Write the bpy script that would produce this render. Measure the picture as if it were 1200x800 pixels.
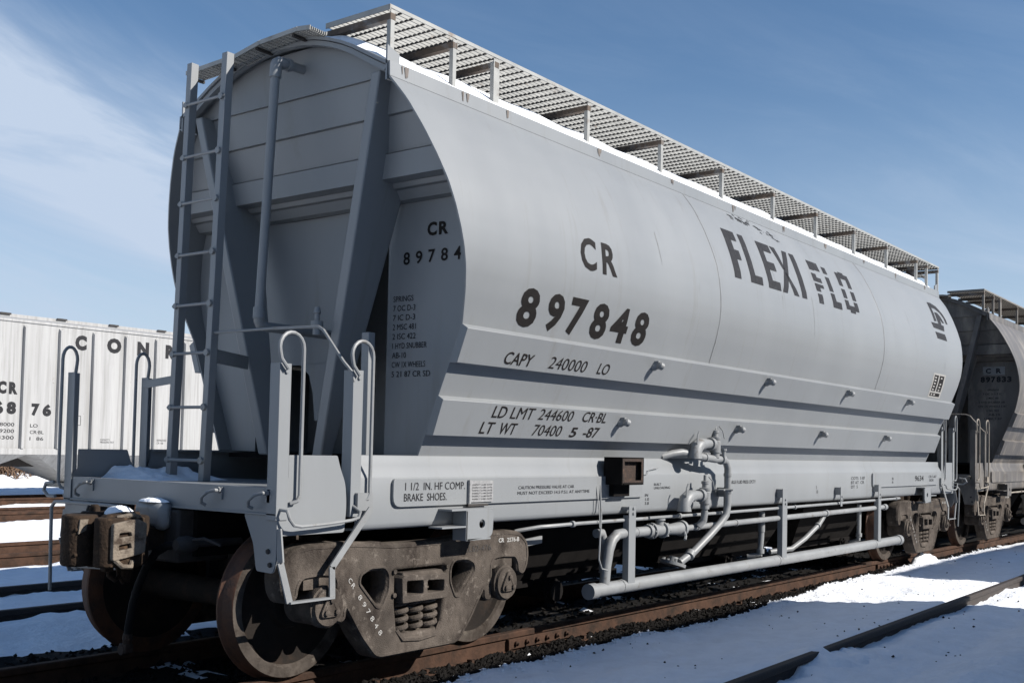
import bpy, bmesh, math, random
from mathutils import Vector, Matrix, noise
random.seed(7)
R = math.radians
scene = bpy.context.scene
for o in list(bpy.data.objects):
    bpy.data.objects.remove(o)
COL = scene.collection

# ------------------------------------------------------------------ camera, sky, sun, exposure
cam_d = bpy.data.cameras.new("camera")
cam = bpy.data.objects.new("camera", cam_d)
COL.objects.link(cam)
yaw, pit, rol = R(36.8574541), R(2.33309558), R(1.21009947)
F = Vector((math.cos(pit)*math.cos(yaw), math.cos(pit)*math.sin(yaw), math.sin(pit)))
Rt = Vector((math.sin(yaw), -math.cos(yaw), 0))
Up = Rt.cross(F)
r2 = Rt*math.cos(rol) + Up*math.sin(rol)
u2 = -Rt*math.sin(rol) + Up*math.cos(rol)
M = Matrix((r2, u2, -F)).transposed().to_4x4()
M.translation = Vector((-4.43276297, -6.38927305, 1.50907552))
cam.matrix_world = M
cam_d.sensor_fit = 'HORIZONTAL'
cam_d.sensor_width = 36.0
cam_d.lens = 1291.3133*36.0/1200.0
cam_d.shift_x = (600-621.94483852)/1200.0
cam_d.shift_y = (474.259-400.0)/1200.0
cam_d.clip_start = 0.05
cam_d.clip_end = 4000
scene.camera = cam

SUN = Vector((0.40, -1.0, 0.70)).normalized()
elev = math.asin(SUN.z)
azim = math.atan2(SUN.x, SUN.y)          # clockwise from +Y
world = bpy.data.worlds.new("World")
scene.world = world
world.use_nodes = True
wt = world.node_tree
wt.nodes.clear()
def wn(t, **k):
    n = wt.nodes.new(t)
    for a, b in k.items():
        setattr(n, a, b)
    return n
wout = wn('ShaderNodeOutputWorld'); wbg = wn('ShaderNodeBackground')
sky = wn('ShaderNodeTexSky', sky_type='NISHITA', sun_disc=False, sun_elevation=elev, sun_rotation=azim,
         air_density=1.0, dust_density=0.15, ozone_density=2.5, altitude=200)
wbg.inputs['Strength'].default_value = 0.076
hsv = wn('ShaderNodeHueSaturation'); hsv.inputs['Saturation'].default_value = 1.10
wt.links.new(sky.outputs[0], hsv.inputs['Color'])
tc = wn('ShaderNodeTexCoord')
sep = wn('ShaderNodeSeparateXYZ'); wt.links.new(tc.outputs['Generated'], sep.inputs[0])
def wmath(op, a, b=None, clamp=False):
    n = wn('ShaderNodeMath', operation=op); n.use_clamp = clamp
    for i, v in enumerate((a, b)):
        if v is None: continue
        if isinstance(v, (int, float)): n.inputs[i].default_value = v
        else: wt.links.new(v, n.inputs[i])
    return n.outputs[0]
def wrange(v, a, b, c=0.0, d=1.0):
    n = wn('ShaderNodeMapRange'); n.interpolation_type = 'SMOOTHSTEP'
    for k, q in (('From Min', a), ('From Max', b), ('To Min', c), ('To Max', d)): n.inputs[k].default_value = q
    wt.links.new(v, n.inputs['Value']); return n.outputs[0]
azi = wmath('ARCTAN2', sep.outputs['Y'], sep.outputs['X']); ele = sep.outputs['Z']
vv = wmath('SUBTRACT', ele, wmath('MULTIPLY', azi, 0.30))           # streaks slope gently
cv = wn('ShaderNodeCombineXYZ'); wt.links.new(wmath('MULTIPLY', azi, 2.0), cv.inputs[0]); wt.links.new(wmath('MULTIPLY', vv, 8.5), cv.inputs[1])
cn = wn('ShaderNodeTexNoise'); cn.inputs['Scale'].default_value = 1.15; cn.inputs['Detail'].default_value = 8; cn.inputs['Roughness'].default_value = 0.60; cn.inputs['Distortion'].default_value = 0.6
wt.links.new(cv.outputs[0], cn.inputs['Vector'])
wis = wrange(cn.outputs['Fac'], .36, .74)
band = wmath('MULTIPLY', wmath('MULTIPLY', wrange(vv, -.15, -.10), wrange(vv, .045, -.03)), wrange(azi, .72, .98))
band = wmath('MULTIPLY', band, wmath('ADD', wmath('MULTIPLY', wis, .75), .28))
thin = wmath('MULTIPLY', wmath('MULTIPLY', wis, wrange(ele, .46, .15)), .42)
hor = wrange(ele, .36, .0, 0, .66)
cl = wmath('ADD', wmath('ADD', band, thin), hor, True)
cmix = wn('ShaderNodeMix', data_type='RGBA')
wt.links.new(cl, cmix.inputs['Factor']); wt.links.new(hsv.outputs[0], cmix.inputs['A'])
cmix.inputs['B'].default_value = (4.7, 5.6, 7.0, 1)
wt.links.new(cmix.outputs['Result'], wbg.inputs['Color']); wt.links.new(wbg.outputs[0], wout.inputs[0])

sun_d = bpy.data.lights.new("sun", 'SUN'); sun_d.energy = 4.9; sun_d.angle = R(0.53); sun_d.color = (1.0, 0.955, 0.90)
sun = bpy.data.objects.new("sun", sun_d); COL.objects.link(sun)
sun.rotation_euler = SUN.to_track_quat('Z', 'Y').to_euler()
sun.location = (0, -30, 30)
vs = scene.view_settings
scene.display_settings.display_device = 'sRGB'
vs.view_transform = 'Standard'; vs.look = 'None'; vs.exposure = 0.62; vs.gamma = 1.0; vs.use_curve_mapping = False

# ------------------------------------------------------------------ materials
def mat(name, col, rough=0.6, metal=0.0, var=0.12, vscale=3.0, stretch=(1, 1, 1), bump=0.0, bscale=40.0, col2=None, c2thr=(0.55, 0.7), c2scale=2.0, spec=0.5, detail=6, c2stretch=None, speck=None):
    m = bpy.data.materials.new(name); m.use_nodes = True
    t = m.node_tree; b = t.nodes['Principled BSDF']
    b.inputs['Roughness'].default_value = rough; b.inputs['Metallic'].default_value = metal
    b.inputs['Specular IOR Level'].default_value = spec
    def N(ty, **k):
        n = t.nodes.new(ty)
        for a, v in k.items(): setattr(n, a, v)
        return n
    tcn = N('ShaderNodeTexCoord'); mpn = N('ShaderNodeMapping'); mpn.inputs['Scale'].default_value = stretch
    t.links.new(tcn.outputs['Object'], mpn.inputs[0])
    n1 = N('ShaderNodeTexNoise'); n1.inputs['Scale'].default_value = vscale; n1.inputs['Detail'].default_value = detail; n1.inputs['Roughness'].default_value = .62
    t.links.new(mpn.outputs[0], n1.inputs['Vector'])
    mr = N('ShaderNodeMapRange'); mr.inputs['From Min'].default_value = .3; mr.inputs['From Max'].default_value = .7
    mr.inputs['To Min'].default_value = 1-var; mr.inputs['To Max'].default_value = 1+var
    t.links.new(n1.outputs['Fac'], mr.inputs['Value'])
    mx = N('ShaderNodeMix', data_type='RGBA', blend_type='MULTIPLY'); mx.inputs['Factor'].default_value = 1
    mx.inputs['A'].default_value = (*col, 1); t.links.new(mr.outputs[0], mx.inputs['B'])
    res = mx.outputs['Result']
    def blend(color, scale, thr, st, seedoff):
        nonlocal res
        n2 = N('ShaderNodeTexNoise'); n2.inputs['Scale'].default_value = scale; n2.inputs['Detail'].default_value = 8; n2.inputs['Roughness'].default_value = .68
        mp2 = N('ShaderNodeMapping'); mp2.inputs['Scale'].default_value = st; mp2.inputs['Location'].default_value = (seedoff, 1.3*seedoff, .7*seedoff)
        t.links.new(tcn.outputs['Object'], mp2.inputs[0]); t.links.new(mp2.outputs[0], n2.inputs['Vector'])
        r = N('ShaderNodeMapRange'); r.inputs['From Min'].default_value = thr[0]; r.inputs['From Max'].default_value = thr[1]
        t.links.new(n2.outputs['Fac'], r.inputs['Value'])
        m2 = N('ShaderNodeMix', data_type='RGBA'); t.links.new(r.outputs[0], m2.inputs['Factor'])
        t.links.new(res, m2.inputs['A']); m2.inputs['B'].default_value = (*color, 1)
        res = m2.outputs['Result']
    if col2: blend(col2, c2scale, c2thr, c2stretch or stretch, 3.1)
    if speck: blend(speck[0], speck[1], speck[2], (1, 1, 1), 7.7)
    t.links.new(res, b.inputs['Base Color'])
    rr = N('ShaderNodeMapRange'); rr.inputs['To Min'].default_value = max(.05, rough-.1); rr.inputs['To Max'].default_value = min(1, rough+.1)
    t.links.new(n1.outputs['Fac'], rr.inputs['Value']); t.links.new(rr.outputs[0], b.inputs['Roughness'])
    if bump:
        n3 = N('ShaderNodeTexNoise'); n3.inputs['Scale'].default_value = bscale; n3.inputs['Detail'].default_value = 5
        t.links.new(tcn.outputs['Object'], n3.inputs['Vector'])
        bn = N('ShaderNodeBump'); bn.inputs['Strength'].default_value = bump; bn.inputs['Distance'].default_value = .02
        t.links.new(n3.outputs['Fac'], bn.inputs['Height']); t.links.new(bn.outputs[0], b.inputs['Normal'])
    return m
PAINT = mat("grey_car_paint", (.200, .209, .214), .44, var=.045, vscale=1.3, stretch=(1.2, 1, .4), bump=.04, bscale=1.7, col2=(.165, .163, .155), c2thr=(.57, .86), c2scale=3.4, c2stretch=(3.2, 1, .16), speck=((.10, .085, .07), 75, (.715, .77)))
PAINT2 = mat("grey_fitting_paint", (.205, .211, .212), .48, var=.12, vscale=4, bump=.06, bscale=30, col2=(.105, .088, .07), c2thr=(.58, .72), c2scale=9, speck=((.07, .045, .03), 45, (.66, .72)))
GALV = mat("grating_steel", (.285, .285, .27), .55, metal=.1, var=.14, vscale=6, col2=(.13, .085, .055), c2thr=(.60, .74), c2scale=5)
RUSTY = mat("rusty_support", (0.09, 0.066, 0.048), .8, var=.3, vscale=12, bump=.2, bscale=50, col2=(0.144, 0.138, 0.132), c2thr=(.5, .6), c2scale=6)
BLACKP = mat("black_lettering", (.012, .010, .009), .6, var=.2, vscale=20, col2=(.07, .07, .07), c2thr=(.68, .82), c2scale=26, spec=.15)
BLACKW = mat("worn_lettering", (.020, .020, .022), .65, var=.3, vscale=20, col2=(.10, .105, .11), c2thr=(.60, .78), c2scale=14, spec=.15)
WHITEP = mat("white_lettering", (.33, .32, .30), .6, var=.1, vscale=20, col2=(.2, .18, .15), c2thr=(.55, .72), c2scale=40)
TRUCKM = mat("dusty_cast_steel", (.076, .063, .052), .92, var=.5, vscale=3.2, bump=.38, bscale=105, col2=(.020, .015, .012), c2thr=(.47, .66), c2scale=3.4, c2stretch=(1, 1, .6), speck=((.18, .155, .13), 14, (.57, .74)), spec=.2)
UNDER = mat("sooty_underframe", (.009, .008, .0075), .95, var=.3, vscale=9, spec=.1)
WHEELM = mat("rusty_wheel_steel", (.013, .010, .008), .85, var=.3, vscale=8, bump=.2, bscale=50, col2=(.028, .018, .012), c2thr=(.5, .7), c2scale=5, spec=.2)
TREADM = mat("rusted_wheel_tread", (.070, .028, .012), .7, var=.35, vscale=9, bump=.15, bscale=60, col2=(.025, .014, .009), c2thr=(.5, .68), c2scale=6)
WHEELF = mat("dusty_wheel_rim", (.065, .054, .045), .88, var=.4, vscale=6, bump=.2, bscale=60, col2=(.022, .016, .012), c2thr=(.46, .62), c2scale=4, speck=((.15, .13, .105), 9, (.60, .74)), spec=.2)
DARKST = mat("grimy_steel_and_shade", (.032, .028, .026), .8, var=.35, vscale=9, bump=.2, bscale=40)
COUPM = mat("rusty_coupler_casting", (.030, .019, .012), .9, var=.4, vscale=9, bump=.5, bscale=45, col2=(.10, .062, .036), c2thr=(.56, .70), c2scale=9, spec=.25)
TANM = mat("sunlit_coupler_tan", (.17, .14, .108), .92, var=.3, vscale=14, bump=.4, bscale=60, col2=(.05, .034, .023), c2thr=(.50, .64), c2scale=9)  # tan stands for sunlight on the coupler, painted lighter than the casting
RUBBER = mat("black_rubber", (.007, .007, .0075), .8, var=.2, vscale=10, spec=.2)
RAILM = mat("rusty_rail_steel", (.056, .030, .019), .85, var=.32, vscale=7, bump=.25, bscale=45, col2=(.022, .015, .011), c2thr=(.48, .68), c2scale=5, spec=.2)
RAILD = mat("shaded_rail_steel", (0.027, 0.0192, 0.015), .75, var=.3, vscale=7, bump=.2, bscale=45)  # darker copy of the rail steel, shade put into the colour of shaded tracks
TIEM = mat("creosote_wood", (0.021, 0.0156, 0.012), .95, var=.35, vscale=6, stretch=(4, .5, 4), bump=.4, bscale=40)
SNOWM = mat("snow", (.84, .86, .89), .8, var=.06, vscale=5, bump=.9, bscale=17, spec=.3, col2=(.72, .735, .76), c2thr=(.60, .78), c2scale=3)
BALLAST = mat("ballast_stone", (.008, .007, .0062), .95, var=.5, vscale=30, bump=.6, bscale=60, speck=((.03, .026, .022), 45, (.66, .76)), spec=.15)
def white_car_mat(name, k=1.0):
    return mat(name, (.315*k, .312*k, .305*k), .6, var=.14, vscale=2.0, stretch=(3, 1, .12), col2=(.205*k, .20*k, .19*k), c2thr=(.47, .72), c2scale=3.0, c2stretch=(5, 1, .14), bump=.05, bscale=3, speck=((.15, .12, .095), 6, (.66, .78)))
WHITECAR = white_car_mat("weathered_white_paint")
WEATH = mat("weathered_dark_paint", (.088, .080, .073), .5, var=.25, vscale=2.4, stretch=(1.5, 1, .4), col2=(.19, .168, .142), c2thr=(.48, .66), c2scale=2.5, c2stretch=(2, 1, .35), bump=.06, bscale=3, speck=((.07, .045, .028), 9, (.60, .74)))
WEATHL = mat("weathered_light_paint", (.25, .22, .18), .6, var=.2, vscale=4, col2=(.13, .085, .05), c2thr=(.54, .72), c2scale=6, bump=.06, bscale=6)
RUSTBOX = mat("burnt_rusty_plate", (.030, .017, .011), .85, var=.5, vscale=16, bump=.3, bscale=60, col2=(.09, .05, .03), c2thr=(.55, .7), c2scale=22)
GALVW = mat("weathered_grating", (.17, .155, .135), .7, var=.2, vscale=6, col2=(.10, .07, .045), c2thr=(.55, .72), c2scale=4)
STAIND = mat("water_stain", (.184, .187, .184), .6, var=.15, vscale=12)
STAINR = mat("rust_stain", (.125, .105, .09), .7, var=.25, vscale=14)
BRUSHM = mat("dry_twigs", (0.192, 0.124, 0.08), .9, var=.4, vscale=4)
CONC = mat("placard_metal", (0.252, 0.252, 0.252), .5, var=.2, vscale=40)

# ------------------------------------------------------------------ mesh helpers
def V(p): return Vector(p)
class MB:
    def __init__(s): s.v = []; s.f = []; s.m = []
    def add(s, vs_, fs, mi=0):
        o = len(s.v); s.v += [tuple(p) for p in vs_]; s.f += [tuple(i+o for i in f) for f in fs]; s.m += [mi]*len(fs); return s
    def hexa(s, p, mi=0):   # p: bottom 4 ccw, top 4 ccw
        return s.add(p, [(3, 2, 1, 0), (4, 5, 6, 7), (0, 1, 5, 4), (1, 2, 6, 5), (2, 3, 7, 6), (3, 0, 4, 7)], mi)
    def box(s, x0, x1, y0, y1, z0, z1, mi=0):
        return s.hexa([(x0, y0, z0), (x1, y0, z0), (x1, y1, z0), (x0, y1, z0), (x0, y0, z1), (x1, y0, z1), (x1, y1, z1), (x0, y1, z1)], mi)
    def beam(s, a, b, w, h, up=(0, 0, 1), mi=0):
        a, b = V(a), V(b); d = (b-a).normalized(); u = V(up)
        x = d.cross(u)
        if x.length < 1e-4: x = d.cross(V((0, 1, 0)))
        x.normalize(); y = x.cross(d).normalized()
        q = [x*i*w/2+y*j*h/2 for i, j in ((-1, -1), (1, -1), (1, 1), (-1, 1))]
        return s.hexa([a+k for k in q]+[b+k for k in q], mi)
    def tube(s, pts, r, n=10, mi=0, cap=True):
        pts = [V(p) for p in pts]; rs = r if isinstance(r, (list, tuple)) else [r]*len(pts)
        t0 = (pts[1]-pts[0]).normalized()
        a = V((0, 0, 1)) if abs(t0.z) < .9 else V((1, 0, 0))
        nrm = (a - t0*a.dot(t0)).normalized(); rings = []
        for i, p in enumerate(pts):
            if i == 0: t = t0
            elif i == len(pts)-1: t = (pts[i]-pts[i-1]).normalized()
            else:
                t = ((pts[i+1]-pts[i]).normalized()+(pts[i]-pts[i-1]).normalized())
                t = t.normalized() if t.length > 1e-6 else (pts[i]-pts[i-1]).normalized()
            nrm = (nrm - t*nrm.dot(t)).normalized(); bn = t.cross(nrm)
            rings.append([p+(nrm*math.cos(2*math.pi*k/n)+bn*math.sin(2*math.pi*k/n))*rs[i] for k in range(n)])
        vs_ = [q for g in rings for q in g]; fs = []
        for i in range(len(pts)-1):
            for k in range(n):
                fs.append((i*n+k, i*n+(k+1) % n, (i+1)*n+(k+1) % n, (i+1)*n+k))
        if cap:
            fs.append(tuple(range(n-1, -1, -1))); fs.append(tuple((len(pts)-1)*n+k for k in range(n)))
        return s.add(vs_, fs, mi)
    def lathe(s, org, axis, prof, n=24, mi=0):
        org, ax = V(org), V(axis).normalized(); a = V((0, 0, 1)) if abs(ax.z) < .9 else V((1, 0, 0))
        u = (a-ax*a.dot(ax)).normalized(); w = ax.cross(u); vs_ = []; fs = []
        for t, r in prof:
            for k in range(n):
                c = 2*math.pi*k/n; vs_.append(org+ax*t+(u*math.cos(c)+w*math.sin(c))*max(r, 1e-4))
        for i in range(len(prof)-1):
            for k in range(n): fs.append((i*n+k, i*n+(k+1) % n, (i+1)*n+(k+1) % n, (i+1)*n+k))
        fs.append(tuple(range(n-1, -1, -1))); fs.append(tuple((len(prof)-1)*n+k for k in range(n)))
        return s.add(vs_, fs, mi)
    def grid(s, rows, mi=0, flip=False):
        n = len(rows[0]); vs_ = [p for r in rows for p in r]; fs = []
        for i in range(len(rows)-1):
            for k in range(n-1):
                f = (i*n+k, i*n+k+1, (i+1)*n+k+1, (i+1)*n+k); fs.append(f[::-1] if flip else f)
        return s.add(vs_, fs, mi)
    def slab(s, rows_a, rows_b, mi=0):      # closed sheet of metal between two grids
        n = len(rows_a[0]); m = len(rows_a)
        vs_ = [p for r in rows_a for p in r]+[p for r in rows_b for p in r]; N = n*m; fs = []
        for i in range(m-1):
            for k in range(n-1):
                fs.append((i*n+k, i*n+k+1, (i+1)*n+k+1, (i+1)*n+k)); fs.append((N+(i+1)*n+k, N+(i+1)*n+k+1, N+i*n+k+1, N+i*n+k))
        for k in range(n-1):
            fs.append((k+1, k, N+k, N+k+1)); fs.append(((m-1)*n+k, (m-1)*n+k+1, N+(m-1)*n+k+1, N+(m-1)*n+k))
        for i in range(m-1):
            fs.append((i*n, (i+1)*n, N+(i+1)*n, N+i*n)); fs.append(((i+1)*n+n-1, i*n+n-1, N+i*n+n-1, N+(i+1)*n+n-1))
        return s.add(vs_, fs, mi)
    def mesh(s, name, fix=True, smooth=35):
        me = bpy.data.meshes.new(name); me.from_pydata(s.v, [], s.f)
        if any(s.m): me.polygons.foreach_set('material_index', s.m)
        if fix:
            b = bmesh.new(); b.from_mesh(me); bmesh.ops.recalc_face_normals(b, faces=b.faces); b.to_mesh(me); b.free()
        if smooth:
            me.polygons.foreach_set('use_smooth', [True]*len(me.polygons)); me.set_sharp_from_angle(angle=R(smooth))
        me.update(); return me
def link(name, me, mats, parent=None, bevel=0.0, loc=None):
    o = bpy.data.objects.new(name, me); COL.objects.link(o)
    for m in (mats if isinstance(mats, (list, tuple)) else [mats]): me.materials.append(m)
    if parent: o.parent = parent
    if loc: o.location = loc
    if bevel:
        b = o.modifiers.new('bevel', 'BEVEL'); b.width = bevel; b.segments = 2; b.limit_method = 'ANGLE'; b.angle_limit = R(40); b.harden_normals = False
    return o
def P(name, mb, mats, parent, bevel=0.0, smooth=35):
    return link(name, mb.mesh(name, smooth=smooth), mats, parent, bevel)
def tag(o, label=None, cat=None, group=None, kind=None):
    for k, v in (('label', label), ('category', cat), ('group', group), ('kind', kind)):
        if v: o[k] = v
    return o
def empty(name, loc=(0, 0, 0), parent=None):
    o = bpy.data.objects.new(name, None); COL.objects.link(o); o.location = loc; o.empty_display_size = .3
    if parent: o.parent = parent
    return o
def kids(o): return [c for c in bpy.data.objects if c.parent == o]
def copy_tree(o, parent=None, cm=None):
    if cm is None:
        cm = {}
        for c in bpy.data.objects:
            if c.parent: cm.setdefault(c.parent.name, []).append(c)
    c = o.copy(); COL.objects.link(c); c.parent = parent
    for ch in cm.get(o.name, []): copy_tree(ch, c, cm)
    return c
def curve_polys(polys, depth=0.0, bevel=0.0, res=2):
    """closed 2D outlines (with holes) -> (verts, faces) of a plate, thickness +-depth in z"""
    cu = bpy.data.curves.new('c', 'CURVE'); cu.dimensions = '2D'; cu.fill_mode = 'BOTH'; cu.extrude = depth; cu.bevel_depth = bevel; cu.bevel_resolution = res
    for p in polys:
        s = cu.splines.new('POLY'); s.points.add(len(p)-1); s.use_cyclic_u = True
        for i, q in enumerate(p): s.points[i].co = (q[0], q[1], 0, 1)
    o = bpy.data.objects.new('c', cu); me = bpy.data.meshes.new_from_object(o)
    vs_ = [tuple(v.co) for v in me.vertices]; fs = [tuple(f.vertices) for f in me.polygons]
    bpy.data.objects.remove(o); bpy.data.meshes.remove(me); bpy.data.curves.remove(cu)
    return vs_, fs
def plate(mb, polys, fn, depth=0.0, bevel=0.0, mi=0):
    vs_, fs = curve_polys(polys, depth, bevel); return mb.add([fn(*p) for p in vs_], fs, mi)
def rounded(poly, r, n=4):
    out = []; N = len(poly); rr = r if isinstance(r, (list, tuple)) else [r]*N
    for i in range(N):
        a, b, c = V((*poly[i-1], 0)), V((*poly[i], 0)), V((*poly[(i+1) % N], 0))
        d1, d2 = a-b, c-b; k = min(rr[i], d1.length*.45, d2.length*.45)
        if k < 1e-4: out.append((b.x, b.y)); continue
        p, q = b+d1.normalized()*k, b+d2.normalized()*k
        for j in range(n+1):
            t = j/n; w = p*(1-t)**2+b*2*t*(1-t)+q*t*t; out.append((w.x, w.y))
    return out
TXT = {}
def text_flat(s, bold=0.0):
    """text as flat faces, cap height 1, returns verts (u,v) from 0, faces, width"""
    if (s, bold) in TXT: return TXT[(s, bold)]
    cu = bpy.data.curves.new('t', 'FONT'); cu.body = s; cu.size = 1.0; cu.resolution_u = 3; cu.offset = bold
    o = bpy.data.objects.new('t', cu); me = bpy.data.meshes.new_from_object(o)
    vs_ = [(v.co.x, v.co.y) for v in me.vertices]; fs = [tuple(f.vertices) for f in me.polygons]
    bpy.data.objects.remove(o); bpy.data.meshes.remove(me); bpy.data.curves.remove(cu)
    x0 = min(v[0] for v in vs_); x1 = max(v[0] for v in vs_); y0 = min(v[1] for v in vs_); y1 = max(v[1] for v in vs_)
    TXT[(s, bold)] = ([((a-x0)/(x1-x0), (b-y0)/(y1-y0)) for a, b in vs_], fs, (x1-x0)/(y1-y0)); return TXT[(s, bold)]
def put_flat(mb, vs_, fs, fn, cuts=(), mi=0):
    if not cuts:
        return mb.add([fn(u, v) for u, v in vs_], fs, mi)
    b = bmesh.new(); bv = [b.verts.new((u, v, 0)) for u, v in vs_]
    for f in fs:
        try: b.faces.new([bv[i] for i in f])
        except ValueError: pass
    for c in cuts:
        bmesh.ops.bisect_plane(b, geom=b.verts[:]+b.edges[:]+b.faces[:], plane_co=(0, c, 0), plane_no=(0, 1, 0))
    b.verts.index_update()
    mb.add([fn(v.co.x, v.co.y) for v in b.verts], [tuple(v.index for v in f.verts) for f in b.faces], mi); b.free()
def put_text(mb, s, u0, u1, v0, v1, fn, bold=0.0, cuts=(), slant=0.0, mi=0):
    """text stretched into the box u0..u1, v0..v1 of the surface fn(u,v)"""
    vs_, fs, w = text_flat(s, bold)
    q = [(u0+(u1-u0)*a+slant*b*(v1-v0), v0+(v1-v0)*b) for a, b in vs_]
    put_flat(mb, q, fs, fn, cuts, mi)
def lerp(a, b, t): return a+(b-a)*t
def interp(tab, z):
    if z <= tab[0][1]: return tab[0][0]
    for (y0, z0), (y1, z1) in zip(tab[:-1], tab[1:]):
        if z <= z1: return lerp(y0, y1, (z-z0)/(z1-z0))
    return tab[-1][0]

# ================================================================== GROUND AND TRACKS
TRACKS = [(0.0, 'main'), (3.93, 'b'), (8.45, 'c'), (16.3, 'd'), (21.5, 'e'), (-3.66, 'near')]
def fbm(x, y, s, o=0.0): return noise.fractal(V((x*s+o, y*s-o, o*.37)), .6, 2.0, 5)
def near_edge(x):      # edge of the snow beside the main track on the viewer's side
    t = max(0, min(1, (x-6.5)/2.0))
    return lerp(-1.24, -1.0, t)+.09*fbm(x, 0, .9, 4)+.03*fbm(x, 0, 4, 9)
def nr(x): return -3.13+.0209*x      # the near rail of the track at lower right
def ground_z(x, y):
    z = -.125+.028*fbm(x, y, .8, 1)+.020*fbm(x, y, 3.1, 5)+.008*fbm(x, y, 8.0, 2)
    # cleared strip of ballast under the cars
    a = near_edge(x); b = 1.72+.12*fbm(x, 3, .8, 2)
    k = max(0, min(1, (y-a)/.10))*max(0, min(1, (b-y)/.12))
    z = lerp(z, -.160+.02*fbm(x, y, 9, 3)+.02*fbm(x, y, 1.4, 13), k)
    for yc, n in TRACKS[1:5]:
        for r in (-.72, .72):
            d = abs(y-yc-r)
            w = .16 if n == 'b' else .30
            if d < w:
                z -= (.05 if n == 'b' else .10)*(1-(d/w)**2)
    d = abs(y-nr(x))
    if d < .2 and not 3.35 < x < 4.45: z -= .05*(1-(d/.2)**2)
    z += .075*max(0, 1-abs(y-nr(x))/1.2)+.16*max(0, min(1, (-3.75-y)/.5))
    if 3.2 < x < 4.7 and abs(y-nr(x)) < .35: z += .06*(1-(abs(y-nr(x))/.35)**2)*max(0, 1-abs(x-3.95)/.85)*.7
    if 2.3 < y < 5.6: z += .055*min(1, (y-2.3)/.4, (5.6-y)/.4)
    if y > 30: z += min(1, (y-30)/4.0)*(.42+.30*fbm(x, y, .45, 8))
    z += .10*math.exp(-((x-14.6)/1.6)**2-((y+1.75)/.55)**2)
    return z
def axis(segs):
    out = []
    for a, b, d in segs:
        n = max(1, round((b-a)/d))
        out += [a+(b-a)*i/n for i in range(n)]
    return out+[segs[-1][1]]
gx = axis([(-600, -60, 90), (-60, -12, 4), (-12, -2, .5), (-2, 18, .085), (18, 34, .35), (34, 90, 5), (90, 900, 110)])
gy = axis([(-500, -40, 90), (-40, -14, 3), (-14, -5, .4), (-5, -2.1, .09), (-2.1, -.7, .05), (-.7, 1.4, .12), (1.4, 5.6, .09), (5.6, 10, .10), (10, 15, .25), (15, 23.5, .16), (23.5, 29.5, .6), (29.5, 38, .2), (38, 60, 4), (60, 900, 100)])
g = MB(); far_lim = 80
rows = [[(x, y, ground_z(x, y) if (-60 < x < 90 and -40 < y < 60) else (-.12 if y < 0 else .35 if y > 60 else -.12)) for x in gx] for y in gy]
g.grid(rows)
gm = g.mesh('ground', fix=False, smooth=0)
gm.polygons.foreach_set('use_smooth', [True]*len(gm.polygons))
ground = link('ground', gm, [SNOWM, BALLAST]); ground['kind'] = 'structure'
# a face is ballast where the snow has been cleared, snow elsewhere
mi = []
for p in gm.polygons:
    x, y, z = p.center; m_ = 0
    if -12 < x < 60:
        if near_edge(x)+.05 < y < 1.70+.12*fbm(x, 3, .8, 2): m_ = 1
        for yc, n in TRACKS[2:5]:
            for r in (-.72, .72):
                d = (y-yc-r)
                if -.17+.07*fbm(x, y, 1.6, 6) < d < .10+.06*fbm(x, y, 1.6, 7): m_ = 1
        if 22.85+.12*fbm(x, 1, .7, 3) > y > 22.2 and fbm(x, y, .8, 12) > -.15: m_ = 1
    if m_ == 1 and (fbm(x, y, 2.3, 17) > .62): m_ = 0
    mi.append(m_)
gm.polygons.foreach_set('material_index', mi)

def rail_profile(mb, x0, x1, yc, top, mi=0):
    h = .178
    pr_ = [(-.037, 0), (-.034, -.038), (-.009, -.052), (-.009, -.145), (-.07, -.166), (-.07, -.178), (.07, -.178), (.07, -.166), (.009, -.145), (.009, -.052), (.034, -.038), (.037, 0), (.028, .008), (-.028, .008)]
    n = max(1, int((x1-x0)/4)); rows_ = []
    ys = [[(x0+(x1-x0)*i/n, yc+a, top-.008+b) for a, b in pr_] for i in range(n+1)]
    vs_ = [p for r in ys for p in r]; k = len(pr_); fs = []
    for i in range(n):
        for j in range(k): fs.append((i*k+j, i*k+(j+1) % k, (i+1)*k+(j+1) % k, (i+1)*k+j))
    fs.append(tuple(range(k))); fs.append(tuple(n*k+j for j in range(k)))
    mb.add(vs_, fs, mi)
def make_track(yc, label, mats, x0, x1, ties=False, top=0.0, cat='railway track'):
    t = empty('railway_track', (0, yc, top-.18)); tag(t, label, cat, 'railway tracks of the yard')
    off = .18-top
    for s in (-1, 1):
        mb = MB(); rail_profile(mb, x0, x1, s*.7525, top+off)
        P('rail', mb, mats, t)
    return t
mt = make_track(0.0, 'bare rusty track under the grey hopper car, with dark cleared ballast', RAILM, -9, 60, True)
tie_m = None
for i in range(62):
    x = -4+.52*i
    if tie_m is None:
        mb = MB(); mb.box(-.11, .11, -1.28, 1.28, -.17, 0); tie_m = mb.mesh('tie'); o = link('tie', tie_m, TIEM, mt, .012)
        proto_tie = o
    else:
        o = proto_tie.copy(); COL.objects.link(o); o.parent = mt
    o.location = (x, random.uniform(-.04, .04), .006); o.rotation_euler = (0, 0, random.uniform(-.02, .02))
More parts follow.
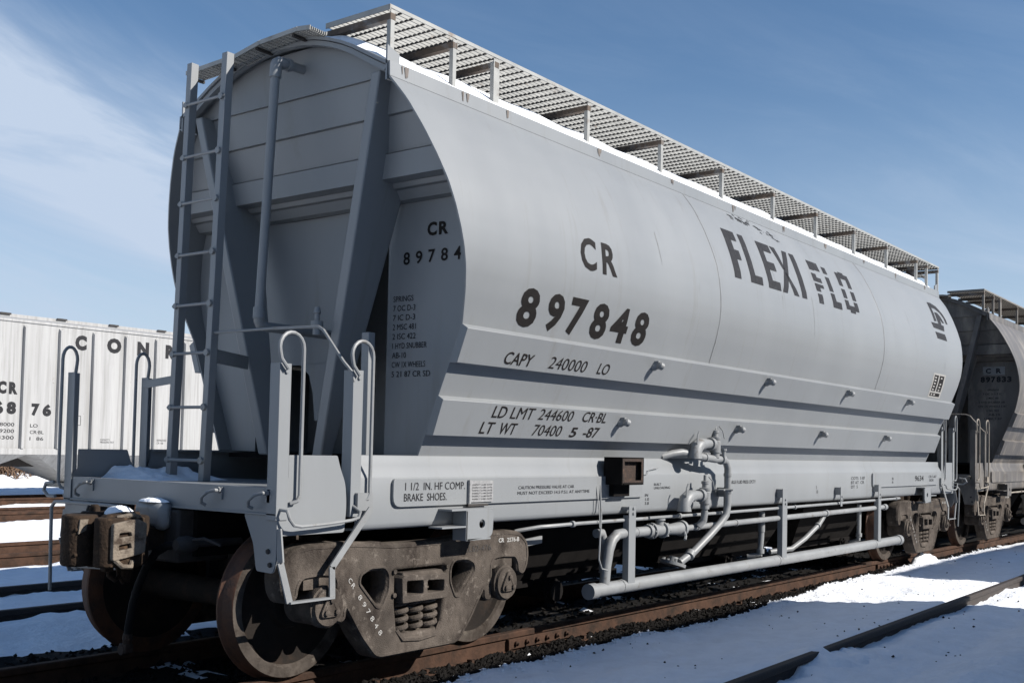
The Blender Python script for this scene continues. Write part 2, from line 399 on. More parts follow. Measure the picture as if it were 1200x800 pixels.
# joint bar and a rail end on the near rail
for jx in (3.25, 12.0):
    mb = MB(); mb.box(jx-.45, jx+.45, -.7525-.045, -.7525-.012, .18-.14, .18-.055)
    for k in range(6):
        xx = jx-.36+.144*k; mb.lathe((xx, -.79, .18-.095), (0, -1, 0), [(0, .022), (.03, .022), (.03, .012), (.045, .012)], 8)
    P('joint_bar', mb, RAILM, mt, .006)
sp = MB()
for i in range(62):
    x = -4+.52*i
    for yy in (-.86, -.645):
        sp.box(x-.10, x+.10, yy-.06, yy+.06, .012, .024)
        sp.box(x-.015, x+.015, yy-.02, yy+.03, .024, .05)
so = P('tie_plate', sp, RAILM, mt); so['kind'] = 'stuff'
make_track(3.93, 'dark track in the blue shade, nearest of those behind the grey car', RAILD, -14, 60, top=0.0)
make_track(8.45, 'rusty brown track in sunlit snow, second behind the grey car', RAILM, -14, 60, top=.015)
make_track(16.3, 'thin brown track lying just in front of the white hopper car', RAILM, -14, 60, top=.02)
make_track(21.5, 'rusty track the weathered white hopper car stands on', RAILM, -14, 60, top=.02)
nt = make_track(-3.8825, 'dark track half buried in snow at the lower right, nearest the viewer', RAILD, -14, 60, top=.012)
def stones(name, m, n, fy, sizes, zf, seed, x0=-1.5, x1=17.0, squash=.75):
    rs = random.Random(seed); mb = MB(); base = [(1, 0, 0), (-1, 0, 0), (0, 1, 0), (0, -1, 0), (0, 0, 1), (0, 0, -1)]
    fs = [(0, 2, 4), (2, 1, 4), (1, 3, 4), (3, 0, 4), (2, 0, 5), (1, 2, 5), (3, 1, 5), (0, 3, 5)]
    for i in range(n):
        x = x0+(x1-x0)*rs.random()**1.5; y = fy(x, rs); r = rs.uniform(*sizes); a = rs.uniform(0, 6.28); ca, sa = math.cos(a), math.sin(a)
        z = zf(x, y)+r*.25; vs_ = []
        for p in base:
            q = [c*r*rs.uniform(.6, 1.25) for c in p]; t = rs.uniform(-.35, .35)*r
            vs_.append((x+q[0]*ca-q[1]*sa+t, y+q[0]*sa+q[1]*ca, z+q[2]*squash+t*.6))
        mb.add(vs_, fs)
    return link(name, mb.mesh(name, smooth=0, fix=False), m)
so = stones('ballast', BALLAST, 15000, lambda x, rs: rs.uniform(near_edge(x)+.0, -.80) if rs.random() < .55 else rs.uniform(-.70, 1.75), (.010, .034), ground_z, 4)
tag(so, 'black cinder ballast lying around the bare track', 'ballast', kind='stuff')
so = stones('cinders', BALLAST, 260, lambda x, rs: rs.uniform(-3.9, -1.3), (.006, .016), ground_z, 21)
tag(so, 'dark cinders scattered on the shaded snow beside the track', 'cinders', kind='stuff')
so = stones('snow_crumbs', SNOWM, 1300, lambda x, rs: near_edge(x)+rs.gauss(-.04, .08), (.005, .02), ground_z, 9)
tag(so, 'crumbs of snow along the edge of the ballast', 'snow', kind='stuff')
nt.rotation_euler = (0, 0, .0209)
# snow drifted over the near rail and clumps by the track
def mound(name, cx, cy, cz, rx, ry, h, seed, n=44, m=14, mat_=SNOWM, parent=None):
    mb = MB(); rows_ = []
    for i in range(m+1):
        rr = 1-i/m; row = []
        for k in range(n+1):
            a = 2*math.pi*(k % n)/n; q = 1+.22*noise.noise(V((math.cos(a)*1.5+seed, math.sin(a)*1.5, seed*2.1)))
            x = cx+rx*rr*q*math.cos(a); y = cy+ry*rr*q*math.sin(a)
            u_, w_ = (x-cx)/max(rx, ry), (y-cy)/max(rx, ry)
            nz = .38*noise.noise(V((u_*2.2+seed, w_*2.2, seed)))+.18*noise.noise(V((u_*6+seed, w_*6, seed)))
            z = cz+h*(1-rr**2.4)**.75*(1+nz)
            row.append((x, y, z))
        rows_.append(row)
    mb.grid(rows_); me = mb.mesh(name, smooth=60)
    b = bmesh.new(); b.from_mesh(me); bmesh.ops.remove_doubles(b, verts=b.verts, dist=.0008); bmesh.ops.recalc_face_normals(b, faces=b.faces); b.to_mesh(me); b.free()
    return link(name, me, mat_, parent)
tag(mound('snow_clump', 13.05, -1.0, -.17, .52, .17, .19, 2), 'white snow clump lying on the ballast beside the far truck', 'snow', kind='stuff')
tag(mound('snow_clump', 3.92, -3.05, -.165, .60, .42, .165, 5), 'snow drift covering a stretch of the near half buried rail', 'snow', kind='stuff')

# ================================================================== THE GREY CYLINDRICAL HOPPER CAR
LEN = 14.0
SIDE = [(1.112, 1.45), (1.493, 2.357), (1.565, 2.582), (1.600, 2.74), (1.611, 2.87), (1.606, 3.0), (1.588, 3.15), (1.555, 3.30), (1.492, 3.468), (1.409, 3.652), (1.303, 3.846), (1.24, 3.933), (1.172, 4.02)]
def rim_x(z): return 1.3 if z < 2.36 else 1.3-.265*(z-2.36)
def yw(z): return interp(SIDE, z)
def slope_at(z):
    d = .04; return (yw(min(z+d, 4.02))-yw(max(z-d, 1.45)))/(min(z+d, 4.02)-max(z-d, 1.45))
def side_pt(x, z, off=0.0, s=-1):     # s=-1 near side; off outward
    k = slope_at(z); n = math.hypot(1, k)
    return (x, s*(yw(z)+off/n), z-off*k/n)
def side_fn(off, s=-1):
    return lambda u, v: side_pt(u, v, off, s)
car = empty('covered_hopper', (0, 0, 0))
tag(car, 'light grey hopper car with rounded sides, big black lettering and a roof walkway', 'hopper car', 'hopper cars of the yard')

# --- body shell: two curved side sheets and the roof
body = MB(); T = .014
zs = [1.45, 1.75, 2.05, 2.357]+[2.357+(4.02-2.357)*i/34 for i in range(1, 35)]
fx = [0, .004, .02, .08, .16, .28, .4, .5, .6, .72, .84, .92, .98, .996, 1]
for s in (-1, 1):
    A = [[side_pt(lerp(rim_x(z), LEN-rim_x(z), f), z, 0, s) for f in fx] for z in zs]
    B = [[side_pt(lerp(rim_x(z), LEN-rim_x(z), f), z, -T, s) for f in fx] for z in zs]
    body.slab(A, B)
    # vertical lip above the side sheet
    A = [[(lerp(.86, LEN-.86, f), s*yy, z) for f in (0, 1)] for yy, z in ((1.173, 4.022), (1.168, 4.125))]
    B = [[(lerp(.86, LEN-.86, f), s*(yy-T), z) for f in (0, 1)] for yy, z in ((1.173, 4.022), (1.168, 4.125))]
    body.slab(A, B)
ROOF = [(1.152, 4.127), (1.05, 4.178), (.94, 4.238), (.80, 4.312), (.68, 4.366), (.55, 4.412), (.42, 4.447), (.25, 4.477), (0, 4.49)]
ROOF = ROOF+[(-y, z) for y, z in ROOF[-2::-1]]
body.slab([[(lerp(.86, LEN-.86, f), y, z) for f in (0, .5, 1)] for y, z in ROOF], [[(lerp(.86, LEN-.86, f), y*.985, z-.02) for f in (0, .5, 1)] for y, z in ROOF])
# stiffening arch just inside each roof end
for xe, d in ((.875, .05), (LEN-.925, .05)):
    body.slab([[(xe+d*f, y*.975, z-.024) for f in (0, 1)] for y, z in ROOF], [[(xe+d*f, y*.955, z-.055) for f in (0, 1)] for y, z in ROOF])
BODY = P('body', body, PAINT, car, smooth=30)
# weld beads where the side sheets join
for wx in (4.90, 9.40):
    for s in (-1, 1):
        mb = MB(); rows_ = []
        for off, dx in ((.001, -.009), (.0055, -.004), (.0055, .004), (.001, .009)):
            rows_.append([side_pt(wx+dx+.02*math.sin(z*2.1)*(1 if wx > 5 else .4), z, off, s) for z in zs[3:]])
        mb.grid(rows_)
        P('weld_seam', mb, PAINT2, BODY)
# longitudinal stiffeners: projecting plates with lips
def stiff(z0, y0, yo, zo, yb, zb, yi, s):
    mb = MB(); x0 = rim_x(z0)-.004; x1 = LEN-x0; e = .012
    prof_ = [(y0, z0), (yo, zo), (yb, zb), (yi, zb+.002)]
    k = len(prof_); n = 6; vs_ = []; fs = []
    for i in range(n+1):
        for a, b in prof_: vs_.append((lerp(x0, x1, i/n), s*a, b))
    for i in range(n):
        for j in range(k): fs.append((i*k+j, i*k+(j+1) % k, (i+1)*k+(j+1) % k, (i+1)*k+j))
    fs.append(tuple(range(k))); fs.append(tuple(n*k+j for j in range(k))); mb.add(vs_, fs); return mb
for s in (-1, 1):
    P('side_stiffener', stiff(2.366, 1.490, 1.547, 2.331, 1.455, 2.097, 1.385, s), PAINT, car, .003)
    P('side_stiffener', stiff(1.876, 1.286, 1.339, 1.845, 1.248, 1.595, 1.178, s), PAINT, car, .003)
def panel_fn(ya, za, yb, zb, off=.003):
    d = math.hypot(ya-yb, za-zb); ny, nz = (za-zb)/d, -(ya-yb)/d
    return lambda u, v: (u, -(lerp(yb, ya, (v-zb)/(za-zb))+ny*off), v+nz*off)
PAN1 = panel_fn(1.547, 2.331, 1.455, 2.097); PAN2 = panel_fn(1.339, 1.845, 1.248, 1.595)
# lugs on the stiffeners
for x, z, fn in ((3.83, 2.25, PAN1), (6.11, 2.25, PAN1), (8.34, 2.25, PAN1), (10.56, 2.25, PAN1), (3.63, 1.755, PAN2), (5.85, 1.755, PAN2), (8.05, 1.755, PAN2), (10.26, 1.755, PAN2)):
    a = V(fn(x, z)); mb = MB()
    mb.lathe(a+V((0, .01, 0)), (0, -1, 0), [(0, .034), (.025, .034), (.04, .024), (.06, .022)], 12)
    d = V((.86, -.35, -.36)).normalized(); c0 = a+V((-.018, -.068, .012))
    mb.lathe(c0, d, [(-.012, .02), (0, .033), (.034, .033), (.038, .028)], 14); mb.lathe(c0+d*.039, d, [(0, .024), (.002, .024)], 12, 1); mb.box(a.x-.012, a.x+.022, a.y-.055, a.y, a.z+.02, a.z+.05)  # dark disc at the tip stands in for shade inside the bore
    P('lug', mb, [PAINT2, DARKST], car)

# --- lettering on the near side
zc = [2.3+.035*i for i in range(52)]
fn = side_fn(.0028)
def marks(name, parent, m, calls):
    L = MB()
    for c in calls: put_text(L, *c[:6], *c[6:7], **(c[7] if len(c) > 7 else {}))
    return P(name, L, m, parent, smooth=0)
kc = dict(cuts=zc)
marks('lettering', BODY, BLACKP, [('C', 2.555, 2.775, 2.915, 3.175, fn, .028, kc), ('R', 2.86, 3.075, 2.915, 3.17, fn, .028, kc)])
marks('lettering', BODY, BLACKP, [(ch, a, b, 2.405, 2.688, fn, .036, dict(cuts=zc, slant=.04)) for ch, a, b in (('8', 1.845, 2.075), ('9', 2.19, 2.395), ('7', 2.475, 2.695), ('8', 2.795, 3.02), ('4', 3.085, 3.335), ('8', 3.42, 3.645))])
sl = dict(slant=.2)
marks('lettering', BODY, BLACKP, [('CAPY', 1.78, 2.115, 2.125, 2.215, PAN1, .01, sl), ('240000', 2.33, 2.83, 2.132, 2.222, PAN1, -.002, sl), ('LO', 3.00, 3.16, 2.134, 2.222, PAN1, .004, sl)])
marks('lettering', BODY, BLACKP, [('LD', 1.87, 2.03, 1.742, 1.828, PAN2, .006, sl), ('LMT', 2.09, 2.37, 1.742, 1.828, PAN2, 0, sl), ('244600', 2.44, 2.90, 1.745, 1.83, PAN2, 0, sl), ('CR·BL', 3.04, 3.40, 1.748, 1.832, PAN2, .006, sl)])
marks('lettering', BODY, BLACKP, [('LT', 1.78, 1.93, 1.622, 1.708, PAN2, .006, sl), ('WT', 2.0, 2.2, 1.622, 1.708, PAN2, .006, sl), ('70400', 2.42, 2.80, 1.622, 1.708, PAN2, 0, sl), ('5', 2.93, 3.02, 1.62, 1.70, PAN2, .02, sl), ('-87', 3.12, 3.34, 1.622, 1.708, PAN2, .012, sl)])
# faint run-down stains on the side and rust under the walkway posts
rs = random.Random(12)
def streak(mb, x, z, ln, w, off=.0022):
    n = 8; rows_ = []
    for k in range(n+1):
        t = k/n; zz = z-ln*t; ww = w*(1-t)**.6*(.8+.4*rs.random())*(.4 if k == 0 else 1); xx = x+.006*math.sin(t*5+x*9)
        rows_.append([side_pt(xx-ww/2, zz, off), side_pt(xx+ww/2, zz, off)])
    mb.grid(rows_, flip=True)
sd = MB()
for k in range(7):
    x = rs.uniform(1.5, 12.6); z = rs.uniform(3.2, 4.0); streak(sd, x, z, rs.uniform(.10, .55), rs.uniform(.004, .011))
for k in range(4):
    x = rs.uniform(1.5, 12.6); streak(sd, x, rs.uniform(2.6, 3.2), rs.uniform(.08, .22), rs.uniform(.003, .008))
so = P('stain', sd, STAIND, BODY, smooth=0); so['kind'] = 'stuff'
sd = MB()
for x in (1.0, 1.66, 2.16, 3.45, 4.72, 6.0, 7.28, 8.54, 9.84, 11.11, 12.44):
    for k in range(3):
        xx = x+rs.gauss(0, .02); ln = rs.uniform(.03, .085); w = rs.uniform(.006, .018)
        if 3.0 > 0: sd.add([(xx-w, -1.1745, 4.118), (xx+w, -1.1745, 4.118), (xx+w*.5, -1.1752, 4.118-ln), (xx-w*.4, -1.1752, 4.118-ln*.9)], [(0, 1, 2, 3)])
so = P('stain', sd, STAINR, BODY, smooth=0); so['kind'] = 'stuff'
# big block lettering, the second word with worn breaks
W = MB(); z0, z1 = 3.225, 3.745; SL = .16
def block(polys, gaps=()):
    vs_ = []; fs = []
    for p in polys:
        o = len(vs_); vs_ += p; fs.append(tuple(range(o, o+len(p))))
    b = bmesh.new(); bv = [b.verts.new((u, v, 0)) for u, v in vs_]
    for f in fs: b.faces.new([bv[i] for i in f])
    cuts = [i/26 for i in range(1, 26)]+[q for g_ in gaps for q in g_[:2]]
    for c in cuts: bmesh.ops.bisect_plane(b, geom=b.verts[:]+b.edges[:]+b.faces[:], plane_co=(0, c, 0), plane_no=(0, 1, 0))
    kill = [f for f in b.faces if any(g_[0] < f.calc_center_median().y < g_[1] for g_ in gaps)]
    bmesh.ops.delete(b, geom=kill, context='FACES'); b.verts.index_update()
    globals()['W'].add([side_pt(v.co.x+SL*(v.co.y-.5)*(z1-z0), lerp(z0, z1, v.co.y), .0028) for v in b.verts], [tuple(v.index for v in f.verts) for f in b.faces]); b.free()
def rc(a, b, c, d): return [(a, c), (b, c), (b, d), (a, d)]
block([rc(5.30, 5.44, 0, 1), rc(5.442, 5.57, .80, 1), rc(5.442, 5.54, .40, .60)])
block([rc(5.66, 5.78, 0, 1), rc(5.782, 5.94, 0, .17)])
block([rc(6.08, 6.20, 0, 1), rc(6.202, 6.40, .82, 1), rc(6.202, 6.37, .41, .59), rc(6.202, 6.38, 0, .18)])
block([[(6.42, 0), (6.54, 0), (6.87, 1), (6.75, 1)]]); block([[(6.72, 0), (6.85, 0), (6.653, .47), (6.59, .47)], [(6.56, 1), (6.43, 1), (6.58, .53), (6.64, .53)]])
block([rc(6.93, 7.06, 0, 1)])
P('large_lettering', W, BLACKW, BODY, smooth=0); W = MB()
gp = [(.54, .60), (.27, .315)]
block([rc(7.41, 7.54, 0, 1), rc(7.542, 7.72, .80, 1), rc(7.542, 7.66, .38, .62)], [(.70, .78), (.46, .51), (.22, .28)])
block([rc(7.83, 7.95, 0, .96), rc(7.952, 8.10, 0, .16)], [(.72, .80), (.335, .38)])
O_ = [rc(8.25, 8.37, .06, .96), rc(8.54, 8.66, .06, .96), rc(8.372, 8.538, .83, 1), rc(8.372, 8.538, 0, .17)]
block(O_, [(.55, .63), (.285, .33)])
P('large_lettering', W, BLACKW, BODY, smooth=0); W = MB()
# roundish emblem near the far end
EM = [[(12.02, 3.81), (12.20, 3.82), (12.42, 3.79), (12.56, 3.70), (12.60, 3.60), (12.57, 3.525), (12.49, 3.525), (12.50, 3.61), (12.43, 3.69), (12.26, 3.735), (12.10, 3.735), (12.02, 3.52), (11.90, 3.505)],
      [(12.13, 3.67), (12.27, 3.675), (12.36, 3.62), (12.40, 3.525), (12.30, 3.52), (12.26, 3.57), (12.20, 3.48), (12.30, 3.475), (12.22, 3.385), (11.72, 3.395), (11.70, 3.475), (12.06, 3.485)],
      [(11.72, 3.335), (12.18, 3.335), (12.20, 3.235), (11.74, 3.24)]]
for p in EM:
    vs_, fs = curve_polys([p]); put_flat(W, [(a, b) for a, b, c in vs_], fs, side_fn(.0028), [3.2+.03*i for i in range(22)])
P('emblem', W, BLACKW, BODY, smooth=0); W = MB()
# scraped dark marks above the first word
rs = random.Random(3)
for i in range(46):
    u = rs.uniform(5.75, 6.85); z = 3.985-.09*(u-5.75)+rs.gauss(0, .022); w = rs.uniform(.02, .10); h = rs.uniform(.006, .016)
    z = min(z, 4.0)
    W.add([side_pt(u, z, .003), side_pt(u+w, z-h*.8, .003), side_pt(u+w*.9, z-h*.2, .003), side_pt(u+.01, z+h, .003)], [(0, 1, 2, 3)])
so = P('scrape_marks', W, BLACKW, BODY, smooth=0); so['kind'] = 'stuff'
# white framed data panel near the far end
D = MB(); put = lambda a, b, c, d, off, mi: D.grid([[side_pt(lerp(a, b, i), z, off) for i in (0, 1)] for z in [lerp(c, d, k/6) for k in range(7)]], mi, True)
put(11.5, 12.06, 2.385, 2.725, .0028, 0)
put(11.55, 11.74, 2.475, 2.70, .0042, 1); put(11.79, 12.0, 2.475, 2.70, .0042, 1); put(11.55, 12.0, 2.405, 2.452, .0042, 1)
for i in range(5): put(11.58, 11.66, 2.488+.042*i, 2.508+.042*i, .0056, 0)
for i in (0, 1, 2, 4): put(11.85, 11.92, 2.488+.042*i, 2.508+.042*i, .0056, 0)
put(11.60, 11.66, 2.418, 2.44, .0056, 0); put(11.72, 11.79, 2.418, 2.44, .0056, 0)
P('data_panel', D, [WHITEP, BLACKP], BODY, smooth=0)

# --- side sills
for s in (-1, 1):
    mb = MB()
    pr_ = [(1.05, 1.452), (1.118, 1.452), (1.124, 1.446), (1.126, 1.385), (1.163, 1.315), (1.17, 1.297), (1.17, 1.0), (1.163, .972), (1.145, .957), (1.0, .952), (1.0, .966), (1.14, .971), (1.155, 1.0), (1.155, 1.29), (1.11, 1.38), (1.108, 1.436), (1.05, 1.438)]
    k = len(pr_); vs_ = []; fs = []; n = 8
    for i in range(n+1):
        for a, b in pr_: vs_.append((lerp(.66, LEN-.66, i/n), s*a, b))
    for i in range(n):
        for j in range(k): fs.append((i*k+j, i*k+(j+1) % k, (i+1)*k+(j+1) % k, (i+1)*k+j))
    fs.append(tuple(range(k))); fs.append(tuple(n*k+j for j in range(k))); mb.add(vs_, fs)
    SILL = P('side_sill', mb, PAINT, car, smooth=50)
    # raised board plates on the sill
    for a, b in ((.98, 4.22), (10.2, 13.05)):
        pl = MB(); poly = rounded([(a, 1.105), (b, 1.105), (b, 1.292), (a, 1.292)], [.07, .01, .01, .03])
        plate(pl, [poly], lambda u, v, w: (u, s*(1.180+w), v), .011, .002); P('board', pl, PAINT, SILL)
    if s == -1:
        pl = MB(); pl.box(1.77, 2.035, -1.206, -1.194, 1.118, 1.274); pl.box(1.75, 1.768, -1.216, -1.190, 1.11, 1.28); pl.box(1.75, 1.98, -1.205, -1.184, 1.088, 1.104, 1)
        P('placard', pl, [CONC, DARKST], SILL)
        SB = lambda off: (lambda u, v: (u, -(1.193+off), v)); SP = lambda u, v: (u, -1.1725, v)
        L = MB(); f1 = SB(.0025)
        put_text(L, '1 1/2  IN. HF COMP.', 1.09, 1.72, 1.215, 1.268, f1, 0); put_text(L, 'BRAKE  SHOES.', 1.08, 1.52, 1.14, 1.193, f1, .004)
        put_text(L, 'CAUTION PRESSURE VALVE AT CAR', 2.36, 3.12, 1.203, 1.228, f1, 0); put_text(L, 'MUST NOT EXCEED 14.5 P.S.I. AT ANYTIME', 2.35, 3.35, 1.16, 1.185, f1, 0)
        put_text(L, 'BUILT\nUNLOADING', 4.46, 4.76, 1.17, 1.225, SP, 0); put_text(L, 'IN\n1.0\n3.8', 4.30, 4.37, 1.03, 1.13, SP, 0)
        put_text(L, 'CHARGE FLUID PRESS CPCTY', 5.95, 6.62, 1.20, 1.235, SP, 0); put_text(L, 'IN\n1.0\n3.8', 5.93, 6.0, 1.03, 1.13, SP, 0)
        put_text(L, 'COTS  5 87\nBT AT  CR\nDT  5', 9.45, 9.95, 1.10, 1.25, SP, 0); put_text(L, 'S\n1.0', 8.3, 8.36, 1.06, 1.15, SP, 0)
        put_text(L, '9634', 11.95, 12.35, 1.17, 1.25, f1, .01); put_text(L, 'CR 5-87\n SIDE', 12.6, 12.98, 1.16, 1.25, f1, 0); put_text(L, 'R\n6', 10.95, 11.02, 1.15, 1.23, f1, 0)
        tx = MB()
        for i in range(6): put_text(tx, 'INSPECT LUBE DATE', 1.79, 2.02, 1.135+.021*i, 1.145+.021*i, lambda u, v: (u, -1.2085, v), 0)
        P('placard_text', tx, BLACKW, SILL, smooth=0)
        P('sill_lettering', L, BLACKW, SILL, smooth=0)
        # card holder box with burnt interior
        b = MB(); b.box(3.60, 3.96, -1.172, -1.36, 1.225, 1.238); b.box(3.60, 3.612, -1.172, -1.36, 1.238, 1.45); b.box(3.948, 3.96, -1.172, -1.36, 1.238, 1.45); b.box(3.60, 3.96, -1.172, -1.36, 1.45, 1.462)
        b.box(3.612, 3.948, -1.30, -1.31, 1.238, 1.45, 1); b.tube([(3.62, -1.355, 1.235), (3.94, -1.355, 1.235)], .012, 8); b.box(3.66, 3.92, -1.172, -1.24, 1.12, 1.225)
        for q in ((3.612, 3.64, 1.238, 1.45), (3.92, 3.948, 1.238, 1.45), (3.64, 3.92, 1.425, 1.45), (3.64, 3.92, 1.238, 1.262)): b.box(q[0], q[1], -1.352, -1.36, q[2], q[3], 1)
        P('card_box', b, [UNDER, RUSTBOX], car, .003)
        w = MB(); w.tube([(3.95, -1.20, 1.22), (4.02, -1.19, 1.27), (4.08, -1.185, 1.31), (4.2, -1.18, 1.30), (4.32, -1.18, 1.31), (4.36, -1.175, 1.35), (4.55, -1.16, 1.365)], .004, 5)
        P('wire', w, PAINT2, car); w = MB()
        w.tube([(3.52, -1.19, 1.22), (3.50, -1.22, .95), (3.44, -1.25, .72), (3.40, -1.27, .60), (3.43, -1.28, .52), (3.52, -1.28, .50)], .008, 6)
        P('wire', w, PAINT2, car); w = MB()
        w.tube([(3.46, -1.19, 1.22), (3.47, -1.22, 1.0), (3.45, -1.24, .86)], .005, 5)
        P('wire', w, PAINT2, car)
# centre sill and the dark hopper bottoms below the body
cs = MB(); cs.box(.1, LEN-.1, -.26, .26, .76, 1.12); P('centre_sill', cs, UNDER, car)
fl = MB(); fl.box(1.35, LEN-1.35, -1.04, 1.04, 1.40, 1.436); P('floor', fl, UNDER, car)
for xc in (3.55, 7.0, 10.45):
    mb = MB(); top, bot = (1.735, 1.03, 1.40), (1.30, .50, .36)
    mb.hexa([(xc-bot[0], -bot[1], bot[2]), (xc+bot[0], -bot[1], bot[2]), (xc+bot[0], bot[1], bot[2]), (xc-bot[0], bot[1], bot[2]), (xc-top[0], -top[1], top[2]), (xc+top[0], -top[1], top[2]), (xc+top[0], top[1], top[2]), (xc-top[0], top[1], top[2])])
    mb.box(xc-1.32, xc+1.32, -.52, .52, .30, .36)
    O1 = P('hopper_outlet', mb, UNDER, car)
    mb = MB(); mb.tube([(xc, -.66, .27), (xc, .66, .27)], .075, 14); mb.lathe((xc, -.66, .27), (0, -1, 0), [(0, .12), (.03, .12), (.03, .09), (.08, .09)], 16)
    for k in range(8):
        a = k*math.pi/4; mb.lathe((xc+.1*math.cos(a), -.68, .27+.1*math.sin(a)), (0, -1, 0), [(0, .014), (.03, .014)], 6)
    P('outlet_pipe', mb, UNDER, O1)

# --- one end of the car (built at x=0, the other end is a turned copy)
END = []
def E(name, mb, mats, parent=None, bevel=0.0, smooth=35):
    o = P(name, mb, mats, parent or car, bevel, smooth)
    if parent is None: END.append(o)
    return o
# end sill: channel with lips
mb = MB(); mb.box(0, .014, -1.17, 1.17, 1.09, 1.246); mb.box(-.012, .10, -1.17, 1.17, 1.078, 1.092); mb.box(.014, .08, -1.168, 1.168, 1.232, 1.244)
ES = E('end_sill', mb, PAINT, bevel=.003)
for y in (.85, -.60, -1.06):
    h = MB()
    h.box(-.012, 0, y-.05, y+.05-.02, 1.155, 1.235); h.tube([(-.012, y-.03, 1.21), (-.05, y-.03, 1.215), (-.07, y+.02, 1.20), (-.075, y+.07, 1.165), (-.06, y+.09, 1.13), (-.03, y+.085, 1.115)], .011, 8)
    h.lathe((-.012, y-.03, 1.215), (-1, 0, 0), [(0, .02), (.015, .02)], 6)
    P('hook', h, PAINT2, ES)
mb = MB(); mb.box(.10, 1.34, -1.10, 1.10, 1.205, 1.228); E('platform_deck', mb, PAINT)
# end sheet: lapped bands, then flat lower sheets
def band(pts, y_in=None, ya=None, yb=None):
    A = []; B = []
    for x, z in pts:
        w = (yw(min(z, 4.02)) if z < 4.02 else interp([(a, b) for a, b in ROOF[:9]], z))-.02
        l, r = (-w, w) if ya is None else (max(-w, ya), min(w, yb))
        A.append([(x, lerp(l, r, i/4), z) for i in range(5)]); B.append([(x+.01, lerp(l, r, i/4), z) for i in range(5)])
    mb_.slab(A, B)
mb_ = MB()
band([(.985, 4.44), (.985, 4.40), (.985, 4.3), (.995, 4.09)]); band([(.998, 4.094), (1.018, 4.092)]); band([(1.018, 4.09), (1.055, 3.834)])
band([(1.058, 3.832), (1.078, 3.83)]); band([(1.078, 3.828), (1.14, 3.58)]); band([(1.115, 3.582), (1.14, 3.579)])
band([(1.115, 3.576), (1.13, 3.405)]); band([(1.132, 3.403), (1.235, 3.40)]); band([(1.235, 3.398), (1.258, 3.366)]); band([(1.26, 3.364), (1.29, 3.362)]); band([(1.29, 3.36), (1.35, 3.30)]); band([(1.35, 3.298), (1.42, 3.296)])
low = [(1.42, 3.294-.0768*i) for i in range(25)]
band(low, ya=-2, yb=-.66); band(low, ya=.80, yb=2)
# centre sheet above the opening, bowed
rows_a = []; rows_b = []
for i in range(13):
    z = lerp(3.294, 2.14, i/12); rows_a.append([(1.42+.02*math.sin(math.pi*k/8), lerp(-.34, .74, k/8), z) for k in range(9)]); rows_b.append([(1.43+.02*math.sin(math.pi*k/8), lerp(-.34, .74, k/8), z) for k in range(9)])
mb_.slab(rows_a, rows_b)
# rounded bottom of the centre sheet, dark openings on both sides of it
plate(mb_, [[(-.34, 2.14), (-.30, 2.13), (-.20, 2.07), (-.13, 1.98), (-.09, 1.86), (-.07, 1.70), (.10, 1.70), (.13, 1.92), (.18, 2.06), (.28, 2.135), (.30, 2.14)]], lambda u, v, w: (1.425+w, u, v), .004)
mb_.box(2.25, 2.26, -1.1, 1.1, 1.44, 3.3)
E('end_sheet', mb_, PAINT, smooth=20)
# two leaning end posts
for s in (-1, 1):
    mb = MB(); yt, yb_ = s*.99, s*.30; w = .050
    mb.hexa([(1.085, yb_-w, 1.43), (1.20, yb_-w, 1.43), (1.20, yb_+w, 1.43), (1.085, yb_+w, 1.43), (.905, yt-w*.9, 4.10), (1.44, yt-w*.9, 4.10), (1.44, yt+w*.9, 4.10), (.905, yt+w*.9, 4.10)])
    E('end_post', mb, PAINT, bevel=.012)
    mb = MB(); plate(mb, [[(.86, 4.0), (.98, 4.0), (.98, 4.2), (.86, 4.24)]], lambda u, v, w_: (u, s*(1.135+w_), v), .008); E('corner_gusset', mb, PAINT)
mb = MB(); mb.box(.97, 1.03, -.928, -.856, 1.44, 2.30); E('stub_post', mb, PAINT, bevel=.004)
# vent pipe
mb = MB(); y = -.10
mb.tube([(.75, -.02, 2.40), (.75, -.125, 4.24)], .034, 12)
mb.tube([(.75, -.121, 4.17), (.75, -.126, 4.25), (.757, -.128, 4.275), (.775, -.13, 4.287), (.82, -.135, 4.288)], .044, 12)
mb.tube([(.80, -.134, 4.288), (1.0, -.15, 4.288)], .034, 12); mb.lathe((.84, -.137, 4.288), (1, -.05, 0), [(0, .048), (.03, .048)], 14)
mb.lathe((.75, -.022, 2.50), (0, 0, -1), [(0, .042), (.08, .044)], 12)
mb.tube([(.75, -.02, 2.44), (.752, -.02, 2.40), (.765, -.02, 2.378), (.80, -.02, 2.365), (1.42, -.02, 2.365)], .037, 12)
E('vent_pipe', mb, PAINT)
mb = MB(); mb.lathe((.95, -.42, 2.30), (0, 0, 1), [(0, .03), (.06, .03), (.06, .045), (.10, .045), (.10, .02), (.15, .02), (.16, .028), (.20, .02)], 12); mb.tube([(.95, -.42, 2.32), (1.42, -.42, 2.30)], .022, 8)
E('relief_valve', mb, PAINT2)
